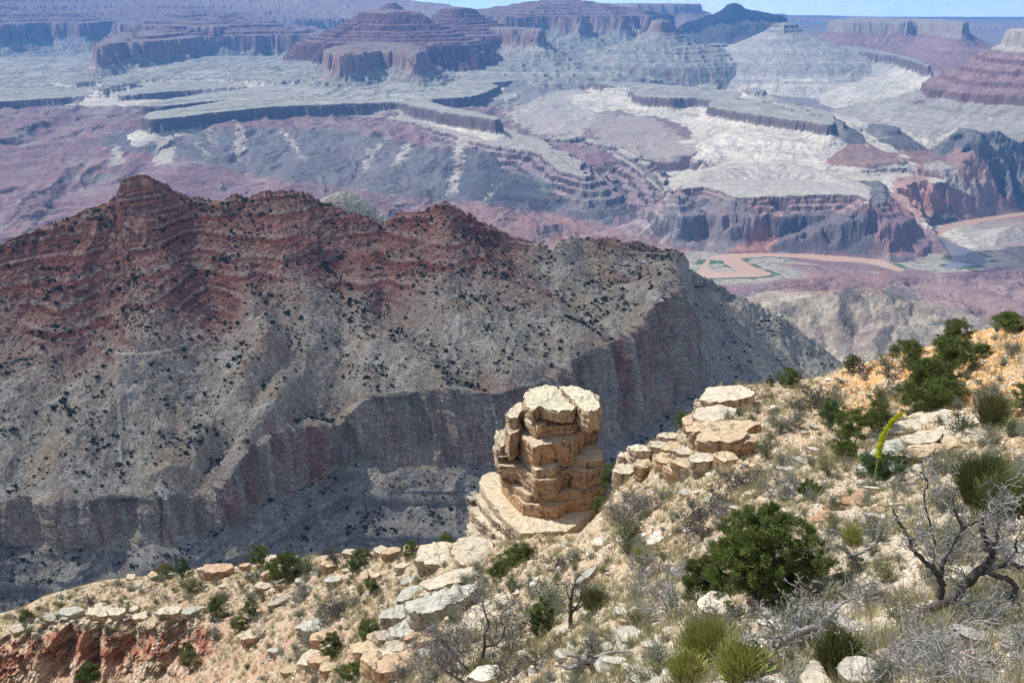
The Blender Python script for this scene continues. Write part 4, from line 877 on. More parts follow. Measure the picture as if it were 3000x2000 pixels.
bed_part('lower_bed', [(190,1010),(240,950),(400,950),(800,1050),(700,1290),(560,1310),(400,1230),(280,1120)], -53.6, -55.3, top=(0.50,0.44,0.33), side=(0.34,0.27,0.21), rough=0.26, seed=17, inset=0.4)
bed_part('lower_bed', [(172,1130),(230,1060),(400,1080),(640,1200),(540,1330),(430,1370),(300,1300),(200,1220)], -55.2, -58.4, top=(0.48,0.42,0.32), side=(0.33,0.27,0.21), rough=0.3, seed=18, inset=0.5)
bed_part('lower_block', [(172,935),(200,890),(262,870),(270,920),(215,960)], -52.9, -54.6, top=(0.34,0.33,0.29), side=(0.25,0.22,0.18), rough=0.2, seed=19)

# ---- slabs and boulders of the slope; each stands by itself
def free_rock(name, label, cat, px, py, w, dp, h, rot=0, tilt=(0, 0), sink=0.25, group=None, seed=1, n=None, **k):
    """a rock w x dp metres, h high, whose foot is seen at (px, py)"""
    g = np.random.default_rng(seed * 31 + 5); c, s_, _n2 = gp(px, py)
    n = n or int(g.integers(5, 8)); an = np.sort(np.linspace(0, 2 * math.pi, n, endpoint=False) + g.uniform(-0.28, 0.28, n))
    out = [(math.cos(a) * w / 2 * g.uniform(0.85, 1.12), math.sin(a) * dp / 2 * g.uniform(0.85, 1.12)) for a in an]
    k.setdefault('dens', max(0.03, min(0.25, w / 18))); k.setdefault('rough', min(w, dp, h) * 0.10); k.setdefault('round_', 0.12 * w); k.setdefault('inset', 0.08 * w)
    o = obj(name, slab_mesh(name, out, h * (1 - sink), -h * sink, seed=seed, **k), M_ROCK)
    o.location = c; o.rotation_euler = (tilt[0], tilt[1], rot); tag(o, label, cat, group)
    return o
EDGE0 = lambda px: float(np.interp(px, ks, TB[:, 5, 0]))
CREAM = dict(top=(0.58,0.51,0.40), side=(0.46,0.35,0.24)); GREY = dict(top=(0.46,0.46,0.40), side=(0.38,0.35,0.29)); RUST = dict(top=(0.50,0.36,0.24), side=(0.42,0.24,0.14)); TAN = dict(top=(0.55,0.43,0.29), side=(0.42,0.25,0.13))
free_rock('rock_slab', 'long pale upper slab leaning across the gap below the pinnacle', 'rock slab', 1330, 1715, 7.0, 2.2, 1.1, 0.30, (0.05, -0.16), seed=21, **CREAM)
free_rock('rock_slab', 'big grey tilted slab with pitted face under the long pale slab', 'rock slab', 1300, 1800, 6.8, 2.6, 2.3, 0.30, (0.08, -0.16), sink=0.35, seed=22, **GREY)
free_rock('rock_slab', 'broad cream slab sloping down from the foot of the shelf', 'rock slab', 1385, 1640, 4.2, 4.6, 1.5, -0.45, (0.28, 0.2), seed=23, **CREAM)
free_rock('rock_ledge', 'flat cream ledge with small shrubs left of the leaning slabs', 'rock ledge', 1280, 1660, 6.0, 5.0, 1.8, 0.1, (0.05, 0), seed=24, **CREAM)
free_rock('rock_slab', 'smooth pale slab lying flush in the slope below the leaning slabs', 'rock slab', 1420, 1830, 3.0, 6.0, 0.7, -0.6, (0.2, 0.1), seed=25, **CREAM)
free_rock('boulder', 'large lichen patched boulder above the dead branches at bottom centre', 'boulder', 1180, 1880, 3.2, 2.4, 1.9, 0.4, (0.1, 0), seed=26, **GREY)
free_rock('boulder', 'grey boulder with orange lichen left of the lichen patched boulder', 'boulder', 1120, 1900, 2.6, 2.0, 1.8, 0.1, (0, 0.1), seed=27, top=(0.5,0.42,0.34), side=(0.40,0.33,0.26))
free_rock('rock_fin', 'thin grey slab of rock sticking out of the slope beside a dead snag', 'rock slab', 1722, 1700, 1.9, 0.5, 0.5, 0.65, (0, -0.35), seed=28, **GREY)
free_rock('rock_slab', 'long flat brown slab half buried above the burnt shrubs at left', 'rock slab', 838, 1760, 6.5, 1.6, 0.9, 0.62, (0, -0.2), seed=29, top=(0.40,0.34,0.27), side=(0.33,0.25,0.19))
free_rock('rock_block', 'orange brown block perched on the skyline of the left slope', 'boulder', 640, 1690, 6.0, 3.4, 2.3, 0.05, seed=30, **RUST)
free_rock('rock_block', 'crumbling rust coloured outcrop under the green trees at left', 'boulder', 790, 1705, 3.0, 2.4, 2.2, 0.2, seed=31, **RUST)
for i, (px, py, w, d, h, rr, st_) in enumerate([(1870,1350,2.6,2.2,1.7,.1,CREAM),(1835,1375,2.4,2.0,1.9,.5,CREAM),(1880,1400,2.2,1.8,1.6,.9,TAN),(1830,1412,3.0,2.4,1.8,.2,CREAM),(1925,1330,2.4,1.8,1.3,.4,CREAM),(1965,1345,2.6,2.0,1.5,.9,TAN),
        (1940,1372,2.8,2.2,1.4,.1,TAN),(2000,1352,2.3,2.0,1.3,.6,CREAM),(2010,1385,2.8,1.8,1.1,.2,TAN),(1975,1400,2.0,1.8,1.0,.7,TAN),(2060,1378,2.6,1.9,1.2,.3,CREAM),(2085,1345,2.4,1.7,1.4,.1,TAN),(2120,1372,2.0,1.6,1.0,.8,TAN),(1955,1300,2.2,1.8,1.1,.2,CREAM)]):
    free_rock('boulder', None, 'boulder', px, py, w, d, h, rr, (0.05, 0.04), seed=40 + i, group='jumbled blocks right of the pinnacle', **st_)['label'] = 'weathered cream and rust block in the jumble right of the pinnacle'
for i, (px, py, w, d, h, rr, st_) in enumerate([(2050,1262,3.6,3.0,1.3,.1,TAN),(2100,1240,4.6,3.4,1.2,.3,CREAM),(2150,1285,4.4,2.6,1.3,.0,TAN),(2060,1300,3.6,2.6,1.7,.2,TAN),(2110,1320,4.0,2.6,1.5,.1,TAN),(2170,1318,2.8,2.0,1.1,.5,TAN),(2130,1190,5.6,4.0,1.4,.2,CREAM),(2085,1215,3.2,3.0,1.6,.6,CREAM)]):
    free_rock('rock_ledge', None, 'rock ledge', px, py, w, d, h, rr, (0.04, -0.05), seed=60 + i, group='layered tan ledges under the pale bald knob', **st_)['label'] = 'layered tan ledge of the outcrop below the pale bald knob'
for i, (px, py, w, d, h, rr, st_) in enumerate([(2600,1345,1.6,1.2,0.5,.1,GREY),(2640,1320,2.4,1.4,0.5,.15,GREY),(2700,1300,2.6,1.3,0.45,.1,CREAM),(2690,1345,2.2,1.2,0.5,.2,TAN),(2745,1330,2.0,1.1,0.4,.1,RUST),(2780,1285,2.4,1.3,0.5,.2,CREAM),
        (2660,1262,2.8,1.6,0.55,.25,CREAM),(2720,1235,3.0,1.7,0.55,.1,CREAM),(2800,1310,1.8,1.2,0.4,.1,TAN),(2620,1385,1.3,1.0,0.5,.5,GREY),(2570,1375,1.0,0.8,0.4,.3,GREY),(2850,1290,2.0,1.2,0.4,.2,CREAM),(2535,1390,1.1,0.9,0.5,.2,GREY),(2820,1250,2.4,1.4,0.4,.3,CREAM)]):
    free_rock('rock_slab', None, 'rock slab', px, py, w, d, h, rr, (0.08, -0.16), seed=80 + i, group='stacked pale slabs behind the yellow flower stalk', **st_)['label'] = 'pale tilted slab in the stack behind the yellow flower stalk'
for i, (px, py, w, d, h, rr) in enumerate([(2450,1490,1.2,.7,.16,.1),(2490,1470,1.0,.6,.14,.2),(2420,1510,.9,.6,.14,.1),(2520,1455,1.1,.5,.12,.2),(2470,1450,.8,.5,.12,.4),(2400,1525,.7,.5,.12,.0),(2530,1480,.7,.5,.12,.1)]):
    free_rock('rock_slab', None, 'rock slab', px, py, w, d, h, rr, (0.1, -0.1), seed=100 + i, group='thin red brown slabs lying by the pinyon', top=(0.50,0.30,0.19), side=(0.42,0.20,0.12))['label'] = 'thin red brown slab lying on the pale rubble above the pinyon'
g6 = np.random.default_rng(66)
for i in range(34):
    px = float(g6.uniform(690, 1260)); py = float(g6.uniform(0.05, 0.95)) * (1985 - EDGE0(px)) + EDGE0(px) + 6; w = float(g6.uniform(1.2, 3.4)); st_ = [CREAM, TAN, RUST, GREY][int(g6.integers(4))]
    free_rock('rock_outcrop', None, 'rock outcrop', px, py, w * 1.3, w * .8, w * g6.uniform(.35, .7), float(g6.uniform(-.2, .7)), (float(g6.uniform(0, .15)), float(g6.uniform(-.2, .05))), sink=0.4, seed=200 + i, group='broken outcrops on the stony left slope', **st_)['label'] = 'broken tan outcrop half buried in the stony slope left of the pinnacle'
for i, (px, py, w) in enumerate([(210,1800,3.6),(285,1806,4.4),(345,1800,3.0),(130,1822,3.2),(420,1812,3.0),(500,1800,3.4),(560,1796,2.6),(60,1850,3.0)]):
    free_rock('rim_block', None, 'boulder', px, py, w * 1.2, w * .8, w * .38, 0.1 * i, (0.1, 0), sink=0.4, seed=240 + i, group='pale blocks along the rim of the red cliff', **(CREAM if i % 3 else GREY))['label'] = 'pale weathered block set in the rim of the red cliff'
for i in range(16):
    px = float(g6.uniform(350, 1380)); w = float(g6.uniform(1.0, 2.6))
    free_rock('edge_rock', None, 'boulder', px, EDGE0(px) + 5, w * 1.4, w, w * .6, float(g6.uniform(0, 3)), (0, 0), sink=0.35, seed=260 + i, group='rocks on the skyline of the left slope', **[CREAM, TAN, RUST][i % 3])['label'] = 'weathered rock sitting on the edge of the left slope above the shaded gorge'
# loose stones, many sizes: a few shapes copied
stone_me = [slab_mesh('stone', [(math.cos(a) * 0.5 * r, math.sin(a) * 0.4 * r) for a, r in zip(np.linspace(0, 5.5, 6), rng.uniform(0.8, 1.15, 6))], 0.28, -0.18, top=t_, side=s_, rough=0.05, seed=120 + i, dens=0.09, round_=0.12, inset=0.06, nvert=4)
            for i, (t_, s_) in enumerate([((0.60,0.54,0.44),(0.50,0.38,0.26)), ((0.50,0.47,0.40),(0.40,0.35,0.28)), ((0.58,0.44,0.32),(0.46,0.28,0.18)), ((0.44,0.43,0.38),(0.34,0.31,0.26)), ((0.62,0.58,0.50),(0.52,0.45,0.36))])]
for me in stone_me: me.materials.append(M_ROCK)
EDGE = lambda px: float(np.interp(px, ks, TB[:, 5, 0]))
def where_is(px, py):
    if px < 720: return 'above the red cliff at lower left' if py < 1850 else 'below the rim of the red cliff at lower left'
    if px < 1250: return 'on the stony slope between the red cliff and the pinnacle'
    if px < 1750: return 'on the slope in front of the pinnacle'
    if py < 1450 and px < 2300: return 'on the tan slope between the pinnacle and the orange ridge'
    if py < 1300: return 'on the orange ridge at upper right'
    if px < 2350: return 'on the slope around the big pinyon'
    return 'on the pale rubble slope at lower right'
BLOCK = [(1440, 1130, 1790, 1600)]
rs = np.random.default_rng(11)
def spots(n, bands, minpx):
    """random feet on the slope: bands = (x0, x1, f0, f1, weight); f = 0 at the frame's foot, 1 at the edge"""
    out = []; w = np.array([b[4] for b in bands], float); w /= w.sum(); tries = 0
    while len(out) < n and tries < n * 40:
        tries += 1; b = bands[rs.choice(len(bands), p=w)]; px = rs.uniform(b[0], b[1]); f = rs.uniform(b[2], b[3]); e = EDGE(px) + 8
        py = 2040 + (e - 2040) * f
        if any(a < px < c_ and b_ < py < d_ for a, b_, c_, d_ in BLOCK): continue
        c, s_, nrm_ = gp(px, py)
        if nrm_[2] < 0.55: continue
        mp = minpx * s_ / 60
        if any(abs(px - q[0]) < mp and abs(py - q[1]) < mp * 0.6 for q in out): continue
        out.append((px, py, c, s_))
    return out
ALLB = [(-60, 720, 0.45, 1.0, 1.0), (720, 1250, 0, 1.0, 1.8), (1250, 1900, 0, 0.9, 1.6), (1900, 2400, 0, 0.95, 1.6), (2400, 3050, 0, 1.0, 1.8)]
for i, (px, py, c, s_) in enumerate(spots(280, ALLB, 12)):
    o = obj('stone', stone_me[i % 5]); o.location = c; sz = rs.lognormal(-0.35, 0.5) * (0.55 + 0.006 * c[1]); sz = min(sz, 1.7); o.scale = (sz, sz * rs.uniform(.7, 1.2), sz * rs.uniform(.6, 1.1)); o.rotation_euler = (rs.uniform(-.3, .3), rs.uniform(-.3, .3), rs.uniform(0, 6.3))
    zn = where_is(px, py); tag(o, 'loose weathered stone lying ' + zn, 'stone', 'loose stones lying ' + zn)
def merge_copies(name, mes, xf, mat, col_jit=0.12):
    """one mesh out of many copies: for what nobody could count"""
    Vs, Fs, Cs, off = [], [], [], 0
    base_ = []
    for me in mes:
        v = np.empty(len(me.vertices) * 3, np.float32); me.vertices.foreach_get('co', v)
        k = len(me.polygons[0].vertices); f = np.empty(len(me.polygons) * k, np.int32); me.loops.foreach_get('vertex_index', f)
        c = np.empty(len(me.vertices) * 4, np.float32); me.color_attributes['Col'].data.foreach_get('color', c)
        base_.append((v.reshape(-1, 3), f.reshape(-1, k), c.reshape(-1, 4)[:, :3]))
    for kk, loc, sx_, sy_, sz_, rz in xf:
        v, f, c = base_[kk]; co, si = math.cos(rz), math.sin(rz)
        q = v * (sx_, sy_, sz_); q = np.column_stack([q[:, 0] * co - q[:, 1] * si, q[:, 0] * si + q[:, 1] * co, q[:, 2]]) + loc
        Vs.append(q); Fs.append(f + off); Cs.append(c * (1 + rs.uniform(-col_jit, col_jit))); off += len(q)
    return obj(name, raw_mesh(name, np.concatenate(Vs), np.concatenate(Fs), np.concatenate(Cs)), mat)
small = [slab_mesh('chip', [(math.cos(a) * 0.5, math.sin(a) * 0.4) for a in np.linspace(0, 5.2, 5)], 0.25, -0.15, top=t_, side=s_, rough=0.05, seed=140 + i, dens=0.4, round_=0, inset=0.05, nvert=2)
         for i, (t_, s_) in enumerate([((0.62,0.57,0.48),(0.52,0.42,0.32)), ((0.50,0.46,0.38),(0.40,0.34,0.26)), ((0.56,0.42,0.30),(0.44,0.28,0.18))])]
def small_poly(me):
    v = np.array([tuple(x.co) for x in me.vertices]); return v
def chip(seed, top):
    g = np.random.default_rng(seed); n = 6; a = np.linspace(0, 2 * math.pi, n, endpoint=False)
    r = g.uniform(0.35, 0.55, (3, n)); V = []
    for k, (z, s) in enumerate(((-0.12, 1.0), (0.10, 0.95), (0.24, 0.5))):
        V += [(math.cos(t) * r[k][i] * s, math.sin(t) * r[k][i] * s * .8, z + g.uniform(-.03, .03)) for i, t in enumerate(a)]
    V.append((0, 0, 0.27)); Fc = []
    for k in range(2):
        for i in range(n): j = (i + 1) % n; Fc += [(k*n+i, k*n+j, (k+1)*n+j), (k*n+i, (k+1)*n+j, (k+1)*n+i)]
    for i in range(n): Fc.append((2*n+i, 2*n+(i+1) % n, 3*n))
    c = np.tile(np.array(top, np.float32), (len(V), 1)) * g.uniform(0.85, 1.1, (len(V), 1))
    return raw_mesh('chip', np.array(V), np.array(Fc), c, smooth=False)
for me in small: bpy.data.meshes.remove(me)
chips = [chip(i, t_) for i, t_ in enumerate([(0.62,0.57,0.48),(0.50,0.46,0.38),(0.56,0.42,0.30),(0.44,0.42,0.36),(0.66,0.62,0.55)])]
# area weighted points on the slope
cellA = np.linalg.norm(np.cross(np.stack([np.gradient(a, axis=0) for a in (XN, YN, ZN)], -1), np.stack([np.gradient(a, axis=1) for a in (XN, YN, ZN)], -1)), axis=-1)
okc = (SN_ > 1.2) & (SN_ < 6.05) & (NX > -60) & (NX < 3060) & ~((NX > 1480) & (NX < 1760) & (PYn_ < 1570) & (PYn_ > 1300))
def cells(n, weight):
    w = (cellA * okc * weight).ravel(); w /= w.sum(); c = np.searchsorted(np.cumsum(w), rs.random(n)); return np.unravel_index(np.clip(c, 0, w.size - 1), cellA.shape)
wgt = 1 / (YN * 0.02 + 0.25) ** 2 * (0.25 + sst(-0.3, 0.6, N(XN, YN, 7, 'soft2', 1))) * (1 - 0.6 * wall)
ii, jj = cells(26000, wgt)
xf = [(int(rs.integers(0, 5)), np.array([XN[i, j], YN[i, j], ZN[i, j]]), *(np.array([1, rs.uniform(.7, 1.2), rs.uniform(.5, 1.1)]) * min(0.7, rs.lognormal(-2.25, 0.55) * (0.6 + 0.016 * YN[i, j]))), rs.uniform(0, 6.3)) for i, j in zip(ii, jj)]
tag(merge_copies('rubble', chips, xf, M_ROCK), kind='stuff')

# ------------------------------------------------------------------ plants
class MBuf:
    def __init__(s): s.V = []; s.F3 = []; s.C = []; s.n = 0
    def add(s, V, Fc, c):
        V = np.asarray(V, np.float32); Fc = np.asarray(Fc)
        if Fc.shape[1] == 4: Fc = np.concatenate([Fc[:, [0, 1, 2]], Fc[:, [0, 2, 3]]])
        s.V.append(V); s.F3.append(Fc + s.n); s.C.append(np.broadcast_to(np.asarray(c, np.float32), (len(V), 3))); s.n += len(V)
    def mesh(s, name, smooth=True): return raw_mesh(name, np.concatenate(s.V), np.concatenate(s.F3), np.concatenate(s.C), smooth)
def tube(P, r, sides=5):
    P = np.asarray(P, float); r = np.asarray(r, float); T = np.gradient(P, axis=0); T /= np.linalg.norm(T, axis=1, keepdims=True) + 1e-9
    ref = np.where(np.abs(T[:, 2:3]) > 0.9, np.array([[1.0, 0, 0]]), np.array([[0, 0, 1.0]])); A_ = np.cross(T, ref); A_ /= np.linalg.norm(A_, axis=1, keepdims=True) + 1e-9; B_ = np.cross(T, A_)
    an = np.linspace(0, 2 * math.pi, sides, endpoint=False)
    V = P[:, None] + (A_[:, None] * np.cos(an)[None, :, None] + B_[:, None] * np.sin(an)[None, :, None]) * r[:, None, None]
    n = len(P); i = np.arange(n - 1)[:, None] * sides; j = np.arange(sides)[None, :]; j1 = (j + 1) % sides
    return V.reshape(-1, 3), np.stack([i + j, i + j1, i + sides + j1, i + sides + j], -1).reshape(-1, 4)
def wander(g, p, d, L, n, wild, up_=0.0):
    """a crooked limb"""
    pts = [np.array(p, float)]; d = np.array(d, float); d /= np.linalg.norm(d); st_ = L / n
    for _ in range(n):
        d = d + g.normal(0, wild, 3) + np.array([0, 0, up_]); d /= np.linalg.norm(d); pts.append(pts[-1] + d * st_)
    return np.array(pts), d
TWMIN = 0.0025
def limb_tree(g, mb, p, d, L, r, depth, wild, c, twigs=None, up_=0.03, kids=(3, 5), tips=None, sides=5, fork=0.75):
    n = max(4, int(L / 0.12) if depth > 1 else 4); n = min(n, 14); P, de = wander(g, p, d, L, n, wild, up_); rr = np.linspace(r, r * 0.45, len(P)); 
    tgt = mb if depth > 1 or twigs is None else twigs
    V, Fc = tube(P, np.maximum(rr, TWMIN), sides if depth > 1 else 3); tgt.add(V, Fc, np.array(c) * g.uniform(0.75, 1.25))
    if depth == 0:
        if tips is not None: tips.append(P[-1]); tips.append(P[len(P) // 2])
        return
    for _ in range(int(g.integers(*kids))):
        i = int(g.integers(max(1, n // 3), len(P))); t = P[min(i, n)] - P[i - 1]; t /= np.linalg.norm(t) + 1e-9
        a = g.normal(0, 1, 3); a -= a.dot(t) * t; a /= np.linalg.norm(a) + 1e-9; dd = t * g.uniform(0.4, 0.9) + a * fork
        limb_tree(g, mb, P[i], dd, L * g.uniform(0.45, 0.72), max(rr[i] * g.uniform(0.45, 0.7), 0.0022), depth - 1, wild, c, twigs, up_, kids, tips, sides, fork)
    if depth == 1 and tips is not None: tips.append(P[-1])
def leaves(g, mb, centres, rad, n, size, cols, flat=1.0, aspect=0.5, outward=0.0, mid=None):
    """n small leaf faces about each centre"""
    Cn = np.repeat(np.asarray(centres, float), n, 0); m = len(Cn); d = g.normal(0, 1, (m, 3)); d /= np.linalg.norm(d, axis=1, keepdims=True)
    off = d * (g.random((m, 1)) ** 0.45) * rad; off[:, 2] *= flat; Pc = Cn + off
    a = g.normal(0, 1, (m, 3)); 
    if outward: a = a * (1 - outward) + off / (rad + 1e-9) * outward * 1.5 + np.array([0, 0, 0.35 * outward])
    a /= np.linalg.norm(a, axis=1, keepdims=True); b = np.cross(a, g.normal(0, 1, (m, 3))); b /= np.linalg.norm(b, axis=1, keepdims=True) + 1e-9
    s = size * g.uniform(0.6, 1.3, (m, 1)); A_ = a * s; B_ = b * s * aspect
    V = np.stack([Pc - A_ - B_ * .5, Pc + B_, Pc + A_, Pc - B_ * .6], 1).reshape(-1, 3); i = np.arange(m)[:, None] * 4
    cc = np.asarray(cols, float)[g.integers(0, len(cols), m)] * g.uniform(0.8, 1.2, (m, 1))
    k = g.uniform(0.82, 1.18, len(centres)); cc *= np.repeat(k, n)[:, None]
    s_ = MBuf.add; mb.add(V, i + np.array([[0, 1, 2, 3]]), np.repeat(cc, 4, 0))
PINY = [(0.085,0.13,0.03),(0.115,0.155,0.035),(0.065,0.10,0.03),(0.16,0.18,0.05)]
JUNI = [(0.07,0.12,0.04),(0.09,0.14,0.05),(0.055,0.095,0.035)]
SAGE = [(0.24,0.27,0.20),(0.29,0.31,0.24),(0.19,0.215,0.15)]
OLIV = [(0.20,0.21,0.08),(0.24,0.24,0.10),(0.15,0.17,0.06)]
BROOM = [(0.44,0.50,0.13),(0.54,0.57,0.19),(0.32,0.39,0.10),(0.50,0.44,0.24)]
BROOMD = [(0.14,0.19,0.05),(0.18,0.22,0.06),(0.24,0.26,0.09),(0.30,0.26,0.15)]
BARK = (0.13, 0.11, 0.095); DEADC = (0.27, 0.26, 0.25); DARKD = (0.10, 0.09, 0.085)
def thing(name, label=None, cat=None, group=None):
    o = bpy.data.objects.new(name, None); C.objects.link(o); return tag(o, label, cat, group)
def copy_thing(o):
    c = o.copy(); C.objects.link(c)
    for ch in o.children:
        d = ch.copy(); C.objects.link(d); d.parent = c
    return c
PROTO = bpy.data.objects
def make_tree(name, seed, h, wd, cols, bark=BARK, nclump=60, per=42, rad=0.16, leaf=0.035, lean=0.1, crown_from=0.25, depth=3, wild=0.28, show=0.5):
    g = np.random.default_rng(seed); t = thing(name); mb = MBuf(); tips = []
    k = int(g.integers(2, 4))
    for i in range(k):
        a = g.uniform(0, 6.28); d = np.array([math.cos(a) * wd / h * 0.5, math.sin(a) * wd / h * 0.5, 1.0])
        limb_tree(g, mb, (0, 0, -0.25), d, h * g.uniform(0.6, 0.75), 0.045 * h * 0.6, depth, wild, bark, None, 0.05, (3, 6), tips, 6, 0.95)
    tips = np.array(tips); tips[:, :2] *= (wd / 2) / max(np.percentile(np.linalg.norm(tips[:, :2], axis=1), 92), 0.1)
    tips = tips[tips[:, 2] > h * crown_from * 0.5]
    # more clumps filling an uneven crown round the limb tips
    n = nclump; an = g.uniform(0, 6.28, n); el = g.uniform(-0.45, 1.0, n); rr = g.uniform(0.45, 1.05, n) * (1 + 0.22 * np.sin(3 * an + seed) + 0.15 * np.sin(7 * an))
    c = np.column_stack([np.cos(an) * rr * wd / 2 * np.sqrt(np.clip(1 - (np.clip(el, 0, 1)) ** 2 * 0.9, 0.06, 1)), np.sin(an) * rr * wd / 2 * np.sqrt(np.clip(1 - (np.clip(el, 0, 1)) ** 2 * 0.9, 0.06, 1)), h * (0.48 + 0.5 * el * g.uniform(0.75, 1.0, n))])
    if len(tips): tips = tips[g.choice(len(tips), min(len(tips), int(n * 0.8)), replace=False)]; tips[:, 2] = np.clip(tips[:, 2], h * .15, h * 1.02); c = np.concatenate([c, tips])
    obj('trunk', mb.mesh('trunk'), M_WOOD, t)
    lb = MBuf(); leaves(g, lb, c, rad, per, leaf, cols, 0.8, 0.34, 0.55)
    obj('crown', lb.mesh('crown', False), M_LEAF, t)
    return t
def make_shrub(name, seed, h, wd, cols, n=900, leaf=0.03, stems=14, stemc=(0.22,0.20,0.18), asp=0.35, upright=0.3):
    g = np.random.default_rng(seed); t = thing(name); mb = MBuf(); tips = []
    for i in range(stems):
        a = g.uniform(0, 6.28); s = g.uniform(0.1, 1.0); d = np.array([math.cos(a) * s * wd / h * .7, math.sin(a) * s * wd / h * .7, 1.0])
        limb_tree(g, mb, (0, 0, -0.05), d, h * g.uniform(0.55, 0.8), 0.014, 1, 0.18, stemc, None, 0.04, (3, 6), tips, 3, 0.5)
    tips = np.array(tips); lb = MBuf(); per = max(3, n // max(1, len(tips)))
    leaves(g, lb, tips, wd * 0.13, per, leaf, cols, 0.8, asp, upright)
    obj('stem', mb.mesh('stem', False), M_WOOD, t); obj('foliage', lb.mesh('foliage', False), M_LEAF, t)
    return t
def make_broom(name, seed, h, wd, cols, n=700):
    """upright green stems fanning from the root, like a broom"""
    g = np.random.default_rng(seed); t = thing(name); mb = MBuf(); sb = MBuf()
    for i in range(n):
        a = g.uniform(0, 6.28); s = g.random() ** 0.6; b0 = np.array([math.cos(a) * s * wd * .3, math.sin(a) * s * wd * .3, g.uniform(0, h * .35)])
        P, _ = wander(g, b0, (math.cos(a) * s * .55, math.sin(a) * s * .55, 1), h * g.uniform(.3, .75), 3, 0.17, 0.03)
        V, Fc = tube(P, np.array([.006, .006, .005, .003]) * 1.3, 3); mb.add(V, Fc, np.array(cols[int(g.integers(len(cols)))]) * g.uniform(.8, 1.2))
    for i in range(16):
        a = g.uniform(0, 6.28); P, _ = wander(g, (0, 0, -.05), (math.cos(a) * .5, math.sin(a) * .5, 1), h * .5, 4, 0.15); V, Fc = tube(P, np.linspace(.014, .006, 5), 4); sb.add(V, Fc, (0.2, 0.19, 0.14))
    obj('stem', sb.mesh('stem'), M_WOOD, t); obj('foliage', mb.mesh('foliage', False), M_LEAF, t)
    return t
def make_dead(name, seed, h, wd, c=DEADC, trunks=2, depth=3, r=0.05, wild=0.3, kids=(3, 6), tw=(0.30, 0.29, 0.28)):
    g = np.random.default_rng(seed); t = thing(name); mb = MBuf(); tb = MBuf()
    for i in range(trunks):
        a = g.uniform(0, 6.28); d = np.array([math.cos(a) * wd / h * .6, math.sin(a) * wd / h * .6, 1.0])
        limb_tree(g, mb, (0, 0, -0.2), d, h * g.uniform(0.55, 0.7), r, depth, wild, c, tb, 0.02, kids, None, 6, 0.95)
    obj('trunk', mb.mesh('trunk'), M_WOOD, t); obj('twigs', tb.mesh('twigs', False), M_WOOD, t)
    return t
def put(t, px, py, sc=1.0, rz=None, label=None, group=None, cat=None, sink=0.0):
    c, s_, _n2 = gp(px, py); t.location = (c[0], c[1], c[2] - sink); t.rotation_euler = (0, 0, rs.uniform(0, 6.28) if rz is None else rz); t.scale = (sc, sc, sc)
    tag(t, label, cat, group); return t
used = set()
def place(proto, *a, **k):
    t = proto if proto.name not in used else copy_thing(proto); used.add(t.name); used.add(proto.name); return put(t, *a, **k)
